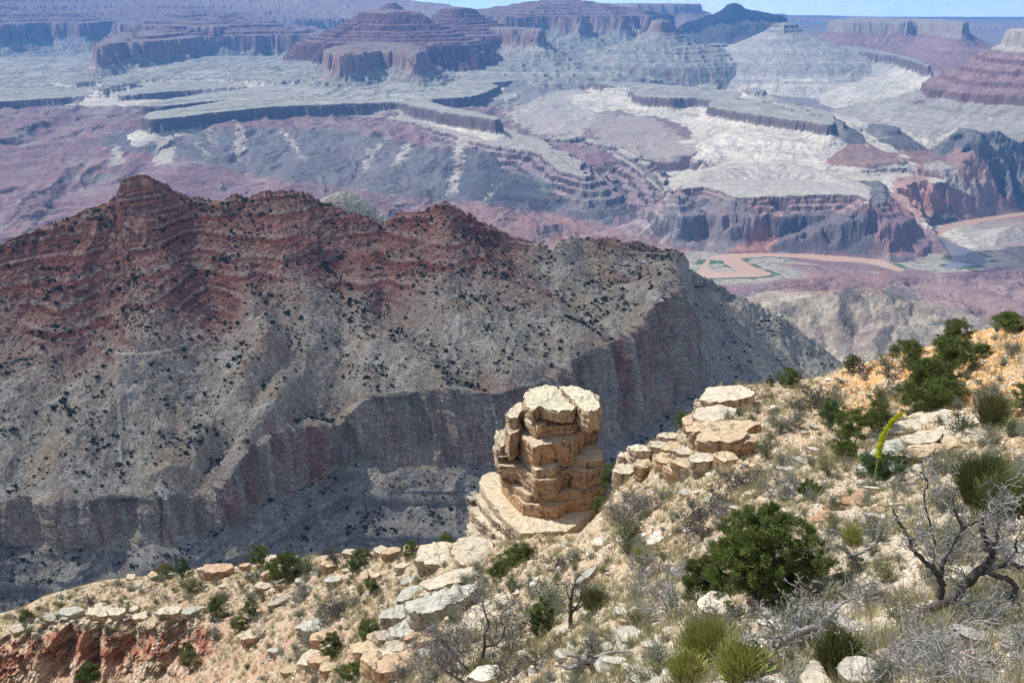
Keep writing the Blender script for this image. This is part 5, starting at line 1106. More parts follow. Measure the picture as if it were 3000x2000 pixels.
# ---- the big pinyon and the other live trees (height and width in photo pixels, foot px, py)
def tree_at(px, py, hpx, wpx, seed, label, cols=PINY, name='pinyon_tree', cat='tree', big=False, **k):
    c, s_, _n2 = gp(px, py); h = hpx / s_ / 0.9; wd = wpx / s_
    near = c[1] < 60
    t = make_tree(name, seed, h, wd, cols, nclump=k.pop('nclump', 150 if big else 60), per=k.pop('per', 150 if big else 95), rad=k.pop('rad', 0.15 if big else 0.11 * wd), leaf=k.pop('leaf', 0.045 if big else max(0.04, wd * 0.03)), **k)
    return put(t, px, py, 1.0, 0.0, label, None, cat)
tree_at(2235, 1775, 285, 330, 3, 'large bushy dark green pinyon standing on the slope in the lower right', big=True, nclump=300, per=150)
tree_at(2075, 1768, 140, 130, 4, 'low dark green pinyon growing against the left side of the large one', big=True, nclump=110, per=170)
T = [(2800,1015,70,85,5,'dark round pinyon on the skyline of the orange ridge'),(2760,1030,35,55,6,'low bushy pinyon just left of the round skyline pinyon'),(2650,1072,65,95,7,'wide olive green pinyon on the ridge crest beside a bare tree'),
     (2490,1095,52,42,8,'narrow dark pinyon on the crest left of the bare grey tree'),(2955,970,45,90,9,'spreading pinyon on the far right end of the ridge crest'),(2870,1050,40,60,10,'small pinyon leaning on the orange slope near the far right crest'),
     (2790,1110,110,130,11,'tall open crowned pinyon in the thicket on the orange slope'),(2720,1150,80,140,12,'broad pinyon in the middle of the thicket on the orange slope'),(2690,1205,70,130,13,'grey green pinyon at the lower left of the orange slope thicket'),
     (2775,1190,75,110,14,'dense pinyon at the lower right of the orange slope thicket'),(2435,1255,80,85,15,'rounded blue green juniper standing alone below the orange slope'),(2490,1310,110,90,16,'dark pinyon left of the yellow flower stalk'),
     (2560,1270,85,90,17,'pinyon touching the slabs behind the yellow flower stalk'),(2470,1345,50,60,18,'low bright green pinyon at the foot of the dark pinyon'),(1992,1262,52,40,19,'small green pinyon at the rim just right of the pinnacle gap'),
     (2310,1132,48,60,20,'dark forked pinyon on the rim above the pale bald knob'),(2255,1135,24,24,21,'tiny round pinyon on the rim left of the forked one'),(2990,1220,110,70,22,'green pinyon cut by the right edge of the frame'),
     (1790,1300,85,62,23,'thin open pinyon growing in the gap behind the pinnacle'),(1480,1690,60,90,24,'dark pinyon tucked in the cleft under the pale shelf'),(1530,1640,45,80,25,'flat green pinyon under the front lip of the shelf'),(1765,1490,38,62,26,'bright green bush pinyon at the foot of the pinnacle'),
     (1205,1635,48,40,27,'dark pinyon on the edge left of the leaning slabs'),(1190,1620,34,30,28,'small pinyon crown behind the dark one on the edge'),(1310,1562,42,40,29,'wispy pinyon on the edge beside the shelf'),(1060,1650,46,46,30,'dark green pinyon on the edge at left centre'),(1045,1685,56,50,31,'rounded pinyon just below the left centre edge'),
     (1090,1740,48,40,32,'small conical pinyon on the stony slope at left centre'),(1085,1880,62,78,33,'round dark pinyon low on the stony slope at left centre'),(765,1655,56,52,34,'tall green pinyon on the edge above the rust outcrop'),(845,1705,78,92,35,'wide bright green pinyon on the edge above the rust outcrop'),
     (795,1690,44,50,36,'green pinyon between the tall and the wide one on the left edge'),(530,1688,55,40,37,'green pinyon on the edge left of the orange block'),(485,1682,28,50,38,'low yellow green pinyon beside the taller one at the left edge'),
     (630,1798,44,52,39,'pinyon on the rim right above the red cliff'),(255,1990,46,64,40,'green pinyon at the foot of the red cliff'),(545,1930,50,42,41,'dark pinyon in the gully at the right end of the red cliff'),(560,1965,60,52,42,'olive pinyon lower in the gully right of the red cliff'),
     (975,1925,70,70,43,'dark bushy pinyon on the reddish slope near the bottom'),(735,1810,60,40,44,'slim pinyon growing out of the rocks right of the red cliff'),(700,1850,44,44,45,'low dark pinyon right of the red cliff rim'),(80,1822,34,44,46,'dark pinyon on the red rim at far left'),
     (1590,1860,110,60,47,'tall thin bright green juniper among the dead branches'),(2370,1460,50,60,48,'dark green shrubby pinyon above the large one'),(1030,2000,50,70,49,'pinyon half cut by the bottom edge at left centre'),(2600,1395,48,150,50,'wide grey green juniper under the stalk slabs')]
for (px, py, h, w, sd, lb) in T:
    tree_at(px, py, h * 1.05, w * 1.05, sd, lb, cols=(JUNI if sd in (15, 37, 31, 50) else OLIV if sd in (38, 42) else PINY), depth=2)

# ---- yellow flower stalk
def stalk():
    g = np.random.default_rng(2); t = thing('agave_stalk', 'tall bright yellow agave flower stalk leaning right on the upper slope', 'flower stalk')
    b, s_, _n2 = gp(2560, 1432); b = np.array(b); pts = []
    for (px, py) in [(2560,1432),(2565,1390),(2570,1352),(2578,1310),(2590,1270),(2612,1235),(2640,1212)]: pts.append(Pd(px, py, b[1]))
    P = np.array(pts); P[0, 2] -= 0.15; tt = np.linspace(0, 6, 40); Q = np.column_stack([np.interp(tt, range(7), P[:, i]) for i in range(3)])
    mb = MBuf(); V, Fc = tube(Q, np.linspace(.045, .02, 40), 7); mb.add(V, Fc, (0.24, 0.30, 0.06)); obj('stem', mb.mesh('stem'), M_LEAF, t)
    fb = MBuf(); n = 0
    for k in range(16, 40):
        r = 0.15 * (1 - (k - 16) / 23 * .62); c = Q[k] + g.normal(0, .02, (6, 3)); leaves(g, fb, c, r * g.uniform(.8, 1.25), 30, 0.045, [(0.62,0.66,0.03),(0.72,0.72,0.05),(0.50,0.60,0.03)], 1.0, 0.4, 0.6)
    obj('flower_spike', fb.mesh('flower_spike', False), M_LEAF, t)
    lb = MBuf()
    for i in range(26):
        a = g.uniform(0, 6.28); d = np.array([math.cos(a), math.sin(a), .8]); q = b + d * .02; e = b + d * g.uniform(.22, .34); w_ = np.cross(d, (0, 0, 1)); w_ = w_ / np.linalg.norm(w_) * .02
        lb.add([q - w_, q + w_, e], [[0, 1, 2]], (0.2, 0.24, 0.14))
    obj('leaf_rosette', lb.mesh('leaf_rosette', False), M_LEAF, t)
stalk()

# ---- dead trees traced limb by limb, then given branches and twigs
def traced_dead(name, label, limbs, Y0, seed, c, twc, kids=7, tl=0.45, tdepth=2, r0=0.09):
    """limbs: lists of (px, py, dY, radius)"""
    global TWMIN; TWMIN = 0.0022 + 0.00022 * Y0
    g = np.random.default_rng(seed); t = thing(name, label, 'dead tree'); mb = MBuf(); tb = MBuf()
    for L in limbs:
        K4 = np.array(L, float); P = np.array([Pd(a, b, Y0 + dy) for a, b, dy, _r in L]); n = len(P); tt = np.linspace(0, n - 1, (n - 1) * 5 + 1)
        Q = np.column_stack([np.interp(tt, range(n), P[:, i]) for i in range(3)]); 
        Q[1:-1] = (Q[:-2] + 2 * Q[1:-1] + Q[2:]) / 4; Q += g.normal(0, 0.012, Q.shape); rr = np.interp(tt, range(n), K4[:, 3]) * g.uniform(.88, 1.12, len(tt))
        V, Fc = tube(Q, rr, 8); mb.add(V, Fc, np.array(c) * g.uniform(.8, 1.2, (len(V), 1)))
        for _ in range(int(kids * (n - 1) / 2)):
            i = int(g.integers(2, len(Q))); tg = Q[min(i, len(Q) - 1)] - Q[i - 1]; tg /= np.linalg.norm(tg) + 1e-9; a = g.normal(0, 1, 3); a -= a.dot(tg) * tg; a /= np.linalg.norm(a)
            limb_tree(g, mb, Q[i], tg * .5 + a * .9 + np.array([0, 0, .15]), tl * g.uniform(.5, 1.3), min(rr[i] * .45, 0.014), tdepth, 0.3, twc, tb, 0.02, (2, 5), None, 4, 0.9)
    obj('trunk', mb.mesh('trunk'), M_WOOD, t); obj('twigs', tb.mesh('twigs', False), M_WOOD, t); return t
def z3(pts, dy=0.0):
    return [(2000 + u / 2.24, 1300 + v / 2.24, dy + (q[0] if q else 0), r) for (u, v, r, *q) in pts]
Y1 = gp(2680, 1830)[0][1]
traced_dead('dead_tree', 'big bare dead tree with dark trunk spreading over the lower right corner',
 [z3([(1480,1190,.10),(1600,1110,.10),(1780,1000,.095),(1900,870,.085),(2010,780,.08),(2035,720,.06),(1990,640,.05),(1960,560,.04),(1968,480,.025)]),
  z3([(1690,1010,.07),(1700,900,.065),(1660,840,.055),(1580,760,.04),(1500,690,.034),(1490,620,.03),(1440,540,.024),(1380,430,.014)], -.2),
  z3([(1690,850,.045),(1720,740,.04),(1780,650,.036),(1840,560,.03),(1800,470,.024),(1770,400,.02),(1790,300,.008)], -.1),
  z3([(1840,560,.028),(1900,520,.02),(2000,480,.015),(2060,410,.01),(2120,378,.006)], .1),
  z3([(1650,820,.02),(1650,640,.018),(1610,480,.016),(1580,340,.015),(1610,250,.014),(1570,180,.012),(1575,130,.006)], .5),
  z3([(1930,850,.06),(2060,800,.05),(2150,790,.045),(2260,815,.03)], .3),
  z3([(2000,840,.05),(2110,880,.045),(2190,930,.045),(2170,1020,.05),(2060,1070,.05),(2000,1130,.05)], -.4),
  z3([(1990,700,.04),(2060,640,.03),(2060,560,.02),(2090,500,.012)], -.3), z3([(2110,790,.03),(2190,700,.026),(2180,640,.02),(2230,560,.012)], .2),
  z3([(1690,1130,.05),(1820,1080,.05),(1900,1035,.045),(2010,1060,.04),(2120,1080,.04),(2260,1070,.04)], -.6),
  z3([(1500,1240,.04),(1640,1190,.05),(1800,1180,.06),(1960,1170,.06),(2100,1210,.05),(2260,1200,.04)], -.8),
  z3([(1700,1330,.04),(1860,1290,.045),(2000,1280,.05),(2100,1290,.045),(2100,1200,.04),(2140,1160,.03)], -1.2)],
 Y1, 11, (0.085,0.075,0.07), (0.24,0.23,0.22), kids=6, tl=.36)
Y2 = gp(2300, 1960)[0][1]
traced_dead('dead_tree', 'fallen silvery dead tree whose limbs arch over the bottom right foreground',
 [z3([(760,1600,.085),(700,1540,.075),(650,1480,.07),(560,1420,.055),(510,1390,.05),(500,1320,.035),(450,1270,.028),(440,1225,.018)]),
  z3([(590,1390,.06),(620,1320,.07),(700,1265,.07),(800,1215,.06),(900,1180,.055),(980,1110,.045),(1050,1040,.035),(1130,1000,.02)], .3),
  z3([(600,1340,.03),(590,1260,.03),(600,1220,.025),(560,1160,.018),(480,1060,.007)], .2), z3([(750,1230,.04),(770,1160,.03),(780,1080,.026),(800,1030,.016),(765,950,.01)], .4),
  z3([(670,1560,.045),(560,1530,.035),(470,1490,.03),(400,1515,.024),(320,1530,.02),(240,1540,.01)], -.2), z3([(510,1400,.024),(420,1410,.016),(330,1370,.008)], 0),
  z3([(780,1580,.045),(820,1480,.04),(850,1370,.035),(890,1300,.03),(1000,1260,.025),(1120,1225,.02),(1200,1230,.01)], -.4), z3([(850,1140,.026),(880,1110,.02),(930,1100,.01)], .3)],
 Y2, 12, (0.27,0.26,0.25), (0.33,0.32,0.31), kids=5, tl=.3)
Y3 = gp(2480, 1680)[0][1]
traced_dead('dead_tree', 'twisted pale dead limb poking up beside the large pinyon',
 [z3([(1180,760,.05),(1100,740,.06),(1060,680,.05),(1050,600,.03),(1000,570,.02),(930,555,.01)]), z3([(1060,690,.03),(1000,660,.02),(940,650,.01)]), z3([(1100,740,.05),(1200,700,.045),(1270,640,.03),(1290,570,.02),(1280,530,.01)]), z3([(880,745,.012),(840,710,.022),(790,715,.01)])],
 Y3, 13, (0.28,0.27,0.26), (0.32,0.31,0.30), kids=4, tl=.25)
def z2(pts, dy=0.0):
    return [(1000 + u / 2.24, 1300 + v / 2.24, dy, r) for (u, v, r) in pts]
Y4 = gp(1410, 1990)[0][1]
traced_dead('dead_tree', 'upright bare dead tree with crooked dark stems at bottom centre',
 [z2([(895,1580,.10),(900,1480,.10),(925,1400,.09),(940,1320,.08),(940,1240,.06),(975,1190,.05),(940,1100,.04),(925,1040,.028),(945,990,.015)]),
  z2([(940,1330,.06),(1010,1320,.05),(1060,1270,.045),(1070,1210,.03),(1040,1150,.025),(1060,1090,.02),(1130,1060,.01)], .3),
  z2([(925,1060,.022),(880,1040,.016),(830,1030,.01)]), z2([(880,1520,.06),(790,1440,.05),(740,1390,.045),(700,1330,.035),(650,1280,.03),(600,1290,.02),(530,1300,.008)], -.4),
  z2([(760,1400,.035),(770,1320,.03),(720,1250,.022),(700,1180,.016),(740,1140,.008)], -.2), z2([(905,1470,.05),(960,1440,.045),(1060,1430,.035),(1120,1370,.03),(1130,1300,.022),(1180,1230,.015)], .5),
  z2([(800,1560,.05),(700,1500,.04),(640,1440,.035),(600,1380,.02),(560,1340,.01)], -.6), z2([(1060,1540,.05),(1120,1480,.045),(1220,1450,.035),(1300,1380,.025),(1380,1330,.012)], .6)],
 Y4, 14, (0.13,0.12,0.115), (0.22,0.21,0.20), kids=10, tl=.95)
Y5 = gp(1735, 1970)[0][1]
traced_dead('dead_stump', 'broken silver stump with splayed roots lying on the pale slope',
 [z2([(1560,1440,.12),(1600,1400,.14),(1660,1420,.12),(1720,1380,.08),(1780,1365,.05),(1900,1360,.02)]), z2([(1600,1420,.10),(1540,1390,.07),(1480,1385,.04)]), z2([(1580,1440,.09),(1500,1470,.06),(1400,1450,.03)]), z2([(1620,1430,.10),(1660,1490,.08),(1720,1500,.04),(1790,1530,.02)]), z2([(1600,1400,.09),(1620,1330,.06),(1600,1290,.04)]), z2([(1590,1440,.08),(1560,1510,.06),(1500,1560,.03)])],
 Y5, 15, (0.25,0.24,0.23), (0.30,0.29,0.28), kids=2, tl=.3, tdepth=1)
Y6 = gp(1668, 1845)[0][1]
traced_dead('dead_tree', 'slim burnt dead snag with two forks on the slope before the pinnacle',
 [z2([(1500,1210,.09),(1505,1120,.09),(1500,1040,.08),(1520,960,.05),(1545,870,.02)]), z2([(1505,1050,.04),(1480,960,.02),(1478,930,.01)]), z2([(1505,1120,.05),(1560,1040,.04),(1580,950,.03),(1630,900,.015)]), z2([(1520,1100,.03),(1600,1040,.02),(1700,1010,.008)])],
 Y6, 16, (0.07,0.065,0.06), (0.14,0.13,0.125), kids=4, tl=.6)
# standing dead trees and burnt thickets grown from seed
D = [(2275,1480,150,180,21,'wide grey leafless tree above the large pinyon',DEADC,3,.035),(2090,1500,130,90,22,'dark burnt upright stems left of the wide leafless tree',DARKD,3,.05),(2060,1570,120,170,23,'tangled grey dead thicket on the slope left of the large pinyon',DARKD,3,.04),(2150,1520,80,150,24,'low grey dead branches between the burnt stems and the large pinyon',DEADC,3,.03),
     (1840,1560,150,150,25,'bushy charcoal grey dead shrub right of the shelf',(0.16,0.15,0.15),3,.03),(1640,1690,70,160,26,'dark dead branches lying in front of the shelf',DARKD,3,.03),(1960,1790,150,230,27,'broad grey dead shrub left of the large pinyon',DEADC,3,.045),(2010,1860,120,120,28,'black burnt dead stump with drooping twigs below the large pinyon',DARKD,3,.05),
     (2520,1095,75,75,29,'bare grey tree on the ridge crest',DARKD,3,.05),(2610,1140,80,70,30,'forked dead tree standing on the orange slope',DARKD,3,.04),(2245,1168,60,30,31,'thin black snag near the pale bald knob',DARKD,2,.04),(2470,1135,40,50,32,'broken dark branch on the tan slope under the crest',DARKD,2,.04),
     (2370,1200,90,80,33,'dark bare shrub in the middle of the tan slope',DARKD,3,.03),(975,1810,85,70,34,'grey leafless shrub with black stem on the left slope',(0.17,0.16,0.155),3,.03),(880,1760,60,60,35,'pale leafless shrub on the edge of the left slope',DEADC,3,.025),(985,1660,60,40,36,'thin burnt tree on the left centre edge',DARKD,3,.03),
     (440,1750,42,34,37,'short black stump on the bench above the red cliff',DARKD,2,.05),(270,1770,34,44,38,'small dead shrub near the left end of the bench',DARKD,2,.03),(2780,2015,230,360,39,'dense pale twig thicket filling the bottom right corner',(0.33,0.32,0.31),3,.02),(2600,2000,190,230,40,'dense pale twig thicket left of the corner one',(0.33,0.32,0.31),3,.02),(2960,1970,210,230,41,'pale twig thicket at the right edge under the big dead tree',(0.31,0.30,0.29),3,.02),
     (2560,1790,120,230,42,'mass of fine grey twigs behind the big dead tree',DEADC,3,.02),(2420,1830,110,180,43,'mass of fine grey twigs beside the fallen silvery tree',DEADC,3,.02),(1480,2010,120,200,44,'dark twiggy thicket around the upright dead tree',DARKD,3,.025),(1300,1960,110,150,45,'grey twiggy thicket left of the upright dead tree',(0.2,0.19,0.18),3,.025),(1570,1960,110,150,46,'dark brush right of the upright dead tree',DARKD,3,.025),
     (2700,1840,110,170,60,'grey tangle of dead twigs under the leaning dark trunk',DEADC,3,.025),(2880,1850,130,190,61,'grey tangle of dead twigs at the right edge below the dark trunk',DEADC,3,.025),(2330,1930,90,150,62,'grey dead brush under the arching silvery limbs',DEADC,3,.02),(1350,1880,90,140,63,'grey dead brush under the smooth pale slab',(0.2,0.19,0.18),3,.025),(1640,1900,90,170,64,'dark dead brush between the upright dead tree and the stump',DARKD,3,.025),(1180,1990,90,160,65,'dull dead brush at the bottom edge left of the thicket',(0.2,0.19,0.18),3,.025),(1900,1690,100,150,66,'grey dead brush in the open slope left of the dead thicket',DEADC,3,.025),(2180,1440,90,120,67,'charcoal dead brush above the tangled thicket',DARKD,3,.025),(2760,1640,110,150,68,'silver dead brush at the base of the forked upper limbs',DEADC,3,.025),
     (2880,2030,150,220,70,'low pale twig heap at the very bottom right',(0.36,0.35,0.34),3,.02),(2700,1930,150,220,71,'pale twig heap just above the bottom thicket',(0.34,0.33,0.32),3,.02),(2380,2010,100,170,72,'pale twig heap at the bottom edge beside the dark green broom bush',(0.34,0.33,0.32),3,.02),
     (2890,1190,60,90,47,'grey dead shrub on the right end of the orange slope',DEADC,3,.03),(2930,1660,110,130,48,'grey dead shrub under the broom bush at right',DEADC,3,.02)]
for (px, py, h, w, sd, lb, c, dep, r) in D:
    q, s_, _n2 = gp(px, py); hh, ww = h / s_ / .85, w / s_
    TWMIN = 0.002 + 0.0002 * q[1]
    dense = sd in (39, 40, 41, 42, 43, 70, 71, 72)
    t = make_dead('dead_shrub' if 'shrub' in lb or 'thicket' in lb or 'twig' in lb or 'brush' in lb else 'dead_tree', sd, hh, ww, c, 14 if dense else (6 if ('thicket' in lb or 'shrub' in lb) else 2), dep if not dense else 2, r * (0.5 if dense else 0.6), 0.3, (4, 8) if dense else (4, 7))
    put(t, px, py, 1, 0.0, lb, None, 'dead shrub' if t.name.startswith('dead_shrub') else 'dead tree')
# ---- broom-like green bushes
for (px, py, h, w, sd, lb, cc, n) in [(2075,1960,130,150,1,'bright yellow green broom bush at the bottom right of centre',BROOM,2600),(2170,2005,110,130,2,'yellow green broom bush cut by the bottom edge',BROOM,2200),(2010,2010,90,90,3,'small yellow green broom bush left of the bright ones',BROOM,1500),(2450,1985,120,90,4,'dark green broom bush between the dead tree and the twig thicket',BROOMD,2200),
        (2860,1490,130,120,5,'tall dark green broom bush at the right',BROOMD,3000),(2940,1520,110,150,6,'wide olive broom bush at the right edge',BROOMD,3000),(2915,1410,60,100,7,'dark broom bush behind the tall one at right',BROOMD,1800),(2900,1260,100,80,8,'olive brown broom bush on the upper right slope',OLIV,1800),(2495,1600,50,55,9,'light green leafy bush right of the large pinyon',BROOM,900),(1420,2005,70,70,10,'bright green broom bush at the bottom edge under the dead tree',BROOM,900),
        (1880,1650,45,60,11,'small green broom bush on the slope before the shelf',BROOM,800),(1740,1790,60,90,12,'olive broom bush beside the burnt snag',OLIV,1000)]:
    q, s_, _n2 = gp(px, py); put(make_broom('broom_bush', sd + 50, h / s_ / .8, w / s_, cc, n), px, py, 1, 0, lb, None, 'bush')
# ---- scattered shrubs
kinds = []; TWMIN = 0.007
for i in range(4): kinds.append(('sagebrush', make_shrub('sagebrush', 70 + i, 0.62, 0.95, SAGE, 1300, 0.026), 'grey green sagebrush mound'))
for i in range(3): kinds.append(('low_shrub', make_shrub('low_shrub', 80 + i, 0.5, 0.8, OLIV, 1200, 0.026), 'low olive green shrub'))
for i in range(2): kinds.append(('green_shrub', make_shrub('green_shrub', 90 + i, 0.75, 0.85, JUNI, 1500, 0.028), 'small dark green shrub'))
for i in range(2): kinds.append(('grey_bush', make_dead('grey_bush', 95 + i, 0.55, 0.8, (0.24,0.23,0.22), 9, 2, 0.012, 0.25, (4, 7)), 'leafless grey bush'))
prob = np.array([5, 5, 5, 5, 3, 3, 3, 1.6, 1.6, 1.6, 1.6]); prob /= prob.sum()
for i, (px, py, c, s_) in enumerate(spots(640, ALLB, 27)):
    k = int(rs.choice(len(kinds), p=prob)) if i >= len(kinds) else i
    nm, pr_, tx = kinds[k]; zn = where_is(px, py)
    place(pr_, px, py, float(rs.lognormal(0.0, 0.35)) * (0.66 + 0.0075 * c[1]), None, tx + ' ' + zn, tx + 's ' + zn, 'shrub', 0.03)
# ---- dry grass between the stones
gm = []
for i in range(4):
    g = np.random.default_rng(200 + i); V = []; Fc = []; cc = []
    for b in range(16):
        a = g.uniform(0, 6.28); r = g.uniform(0, .1); q = np.array([math.cos(a) * r, math.sin(a) * r, 0]); d = np.array([math.cos(a) * .35, math.sin(a) * .35, 1]) + g.normal(0, .12, 3); L = g.uniform(.18, .4); s = np.array([-math.sin(a), math.cos(a), 0]) * .008
        k = len(V); V += [q - s, q + s, q + d * L]; Fc.append((k, k + 1, k + 2)); c0 = np.array([(0.42,0.36,0.20),(0.30,0.31,0.14),(0.48,0.42,0.27)][int(g.integers(3))]); cc += [c0] * 3
    gm.append(raw_mesh('tuft', np.array(V), np.array(Fc), np.array(cc), smooth=False))
wg = 1 / (YN * 0.02 + 0.3) ** 2 * (0.1 + sst(0.0, 0.6, N(XN, YN, 3.5, 'rough', 2) + 0.4 * a1)) * (1 - wall) * (1 - 0.75 * orange)
ii, jj = cells(15000, wg)
xf = [(int(rs.integers(0, 4)), np.array([XN[i, j], YN[i, j], ZN[i, j]]), *([rs.uniform(.6, 1.3) * (0.8 + 0.012 * YN[i, j])] * 3), rs.uniform(0, 6.3)) for i, j in zip(ii, jj)]
tag(merge_copies('dry_grass', gm, xf, M_LEAF), kind='stuff')

# ------------------------------------------------------------------ junipers on the ridge
jm = []
for i in range(5):
    g = np.random.default_rng(300 + i); lb = MBuf(); c = g.normal(0, 1, (9, 3)) * (0.22, 0.22, 0.14) + (0, 0, 0.45); leaves(g, lb, c, 0.26, 16, 0.16, [(0.045,0.062,0.035),(0.06,0.078,0.042),(0.036,0.05,0.03)], 0.9, 0.7)
    jm.append(lb.mesh('juniper', False)); jm[-1].materials.append(M_LEAF)
aB = np.linalg.norm(np.cross(np.stack([np.gradient(a, axis=0) for a in (XB, YB, ZB)], -1), np.stack([np.gradient(a, axis=1) for a in (XB, YB, ZB)], -1)), axis=-1)
dens = (slb < 44) * 1.0 * (((SID > 8.05) & (SID < 16.0)) | ((SID > 0.5) & (SID < 6.0)))
dens = dens * (0.12 + sst(-0.5, 0.7, N(XB, YB, 120, 'rough', 2)) ** 2) * (1 + 1.2 * sst(0.1, 0.9, -N(XB, YB, 170, 'smooth', 2))) * np.where(SID < 6, 0.8, 1) * (BXX > -60) * (BXX < 2500) * np.where(BXX > 2060, 0.5, 1)
w = (aB * dens).ravel(); w /= w.sum(); idx = np.clip(np.searchsorted(np.cumsum(w), rs.random(12500)), 0, w.size - 1); bi, bj = np.unravel_index(idx, aB.shape)
sz = rs.lognormal(1.15, 0.45, len(bi)); sz = np.clip(sz, 1.2, 7.5); sz[5200:] *= 0.45
app = sz / YB[bi, bj]; app[(PXb[bi, bj] < 0) | (PXb[bi, bj] > 3000) | (PYb[bi, bj] > 1640) | ((PYb[bi, bj] > 1540) & (PXb[bi, bj] > 1350))] = 0
order = np.argsort(-app)
def rzone(px, py):
    if px > 2050: return 'on the grey right flank of the shaded ridge'
    if py < 900: return 'on the red upper part of the shaded ridge' if px < 1600 else 'on the rounded shoulder of the shaded ridge'
    if py > 1480: return 'below the long cliff of the shaded ridge'
    return 'on the middle slope of the shaded ridge'
for q in order[:295]:
    i, j = bi[q], bj[q]; o = obj('juniper', jm[q % 5]); o.location = (XB[i, j], YB[i, j], ZB[i, j] - .1 * sz[q]); o.scale = (sz[q],) * 3; o.rotation_euler = (0, 0, rs.uniform(0, 6.3))
    zn = rzone(PXb[i, j], PYb[i, j]); tag(o, 'dark round juniper ' + zn, 'juniper', 'junipers ' + zn)
xf = [(int(q % 5), np.array([XB[bi[q], bj[q]], YB[bi[q], bj[q]], ZB[bi[q], bj[q]] - .1 * sz[q]]), sz[q], sz[q], sz[q], rs.uniform(0, 6.3)) for q in order[295:]]
tag(merge_copies('juniper_scrub', jm, xf, M_LEAF), kind='stuff')

# ------------------------------------------------------------------ clouds overhead, out of the frame, shading the ridge
def cloud(name, cx, cy, cz, rx, ry, rz, seed, label, thin=0.5):
    g = np.random.default_rng(seed); nu, nv = 120, 40; u = np.linspace(0, 2 * math.pi, nu, endpoint=False); v = np.linspace(0.02, math.pi - 0.02, nv)
    U, Vv = np.meshgrid(u, v); x = np.cos(U) * np.sin(Vv); y = np.sin(U) * np.sin(Vv); z = np.cos(Vv)
    rr = 1 + 0.16 * N(np.cos(U) * 3 + seed, np.sin(U) * 3, 3.0, 'soft', 1) + 0.10 * noise3(np.stack([x * 4, y * 4, z * 4], -1), 2.0, seed, 'soft')
    V = np.stack([cx + x * rx * rr, cy + y * ry * rr, cz + np.where(z > 0, z, z * .35) * rz * rr], -1)
    i = np.arange(nv - 1)[:, None] * nu; j = np.arange(nu)[None, :]; j1 = (j + 1) % nu
    Fq = np.stack([i + j, i + nu + j, i + nu + j1, i + j1], -1).reshape(-1, 4)
    m = bpy.data.materials.new('cloud_vapour'); m.use_nodes = True; t = m.node_tree; t.nodes.clear(); o = t.nodes.new('ShaderNodeOutputMaterial'); d = t.nodes.new('ShaderNodeBsdfDiffuse'); d.inputs[0].default_value = (.9, .9, .9, 1)
    tr = t.nodes.new('ShaderNodeBsdfTransparent'); mx = t.nodes.new('ShaderNodeMixShader'); mx.inputs[0].default_value = thin; t.links.new(tr.outputs[0], mx.inputs[1]); t.links.new(d.outputs[0], mx.inputs[2]); t.links.new(mx.outputs[0], o.inputs[0])
    tag(obj(name, raw_mesh(name, V.reshape(-1, 3), Fq), m), kind='structure')
cot = 1 / math.tan(R(SUN_EL)); sdx, sdy = SUN_DIR[0] / _n, SUN_DIR[1] / _n
def shade(gx, gy, gz, rx, ry, seed, cz=1500, thin=0.5):
    h = cz - gz; cloud('cloud', gx + sdx * cot * h, gy + sdy * cot * h, cz, rx, ry, 130, seed, '', thin)
shade(-250, 1500, -560, 1900, 800, 1, thin=0.41)
shade(3100, 18000, -250, 1100, 1500, 2, thin=0.62)
shade(2980, 5880, -1380, 560, 320, 3, thin=0.42)
shade(-2900, 5300, -1200, 900, 500, 4, thin=0.42)
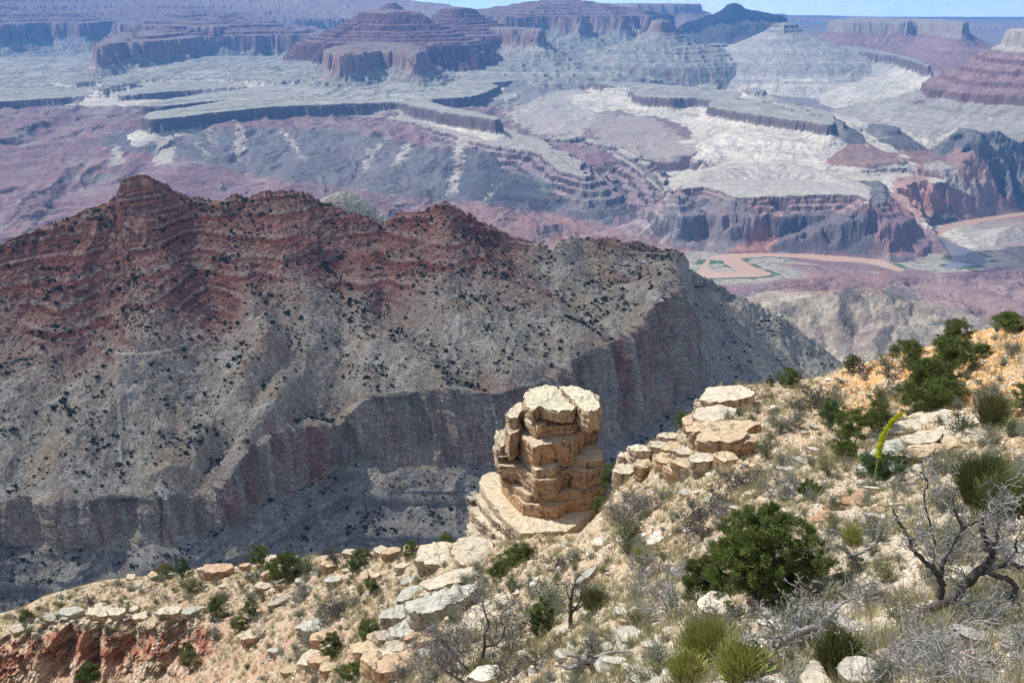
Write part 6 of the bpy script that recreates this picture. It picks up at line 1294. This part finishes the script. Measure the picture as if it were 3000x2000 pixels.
#@@END_NEAR
# ================================================================== air and clouds
def haze():
    m = bpy.data.materials.new('haze_air'); m.use_nodes = True; t = m.node_tree; t.nodes.clear()
    o = t.nodes.new('ShaderNodeOutputMaterial'); v = t.nodes.new('ShaderNodeVolumePrincipled')
    v.inputs['Color'].default_value = (0.13, 0.42, 1.0, 1); v.inputs['Density'].default_value = 4.0e-5; v.inputs['Anisotropy'].default_value = 0.0
    t.links.new(v.outputs[0], o.inputs['Volume'])
    x, y0, y1, z0, z1 = 40000, -4000, 50000, -2400, 300
    V = np.array([(a * x, b, c) for c in (z0, z1) for b in (y0, y1) for a in (-1, 1)])
    Fq = np.array([[0, 2, 3, 1], [4, 5, 7, 6], [0, 1, 5, 4], [2, 6, 7, 3], [0, 4, 6, 2], [1, 3, 7, 5]])
    tag(obj('haze', raw_mesh('haze', V, Fq, smooth=False), m), kind='stuff')
haze()
# the bright sky low over the horizon, well beyond the haze
def sky_wall():
    a = np.linspace(-1.2, 1.2, 60); z = np.array([-4000.0, -1500, 0, 1200, 2500]); r_ = 90000
    V = np.stack([np.repeat((np.sin(a) * r_)[None], 5, 0), np.repeat((np.cos(a) * r_)[None], 5, 0), np.repeat(z[:, None], 60, 1)], -1)
    m = bpy.data.materials.new('sky_light'); m.use_nodes = True; t = m.node_tree; t.nodes.clear(); o = t.nodes.new('ShaderNodeOutputMaterial'); e_ = t.nodes.new('ShaderNodeEmission')
    n = t.nodes.new('ShaderNodeTexNoise'); n.inputs['Scale'].default_value = 0.00006; n.inputs['Detail'].default_value = 4; g = t.nodes.new('ShaderNodeNewGeometry'); mp = t.nodes.new('ShaderNodeVectorMath'); mp.operation = 'MULTIPLY'; mp.inputs[1].default_value = (1, 1, 9)
    t.links.new(g.outputs['Position'], mp.inputs[0]); t.links.new(mp.outputs[0], n.inputs['Vector'])
    cr = t.nodes.new('ShaderNodeMix'); cr.data_type = 'RGBA'; cr.inputs[6].default_value = (0.62, 0.90, 1.0, 1); cr.inputs[7].default_value = (0.95, 1.0, 1.0, 1); t.links.new(n.outputs[0], cr.inputs[0]); t.links.new(cr.outputs[2], e_.inputs[0]); e_.inputs[1].default_value = 3.4
    t.links.new(e_.outputs[0], o.inputs[0])
    tag(obj('sky', raw_mesh('sky', V.reshape(-1, 3), grid_faces(5, 60)), m), kind='structure')
sky_wall()
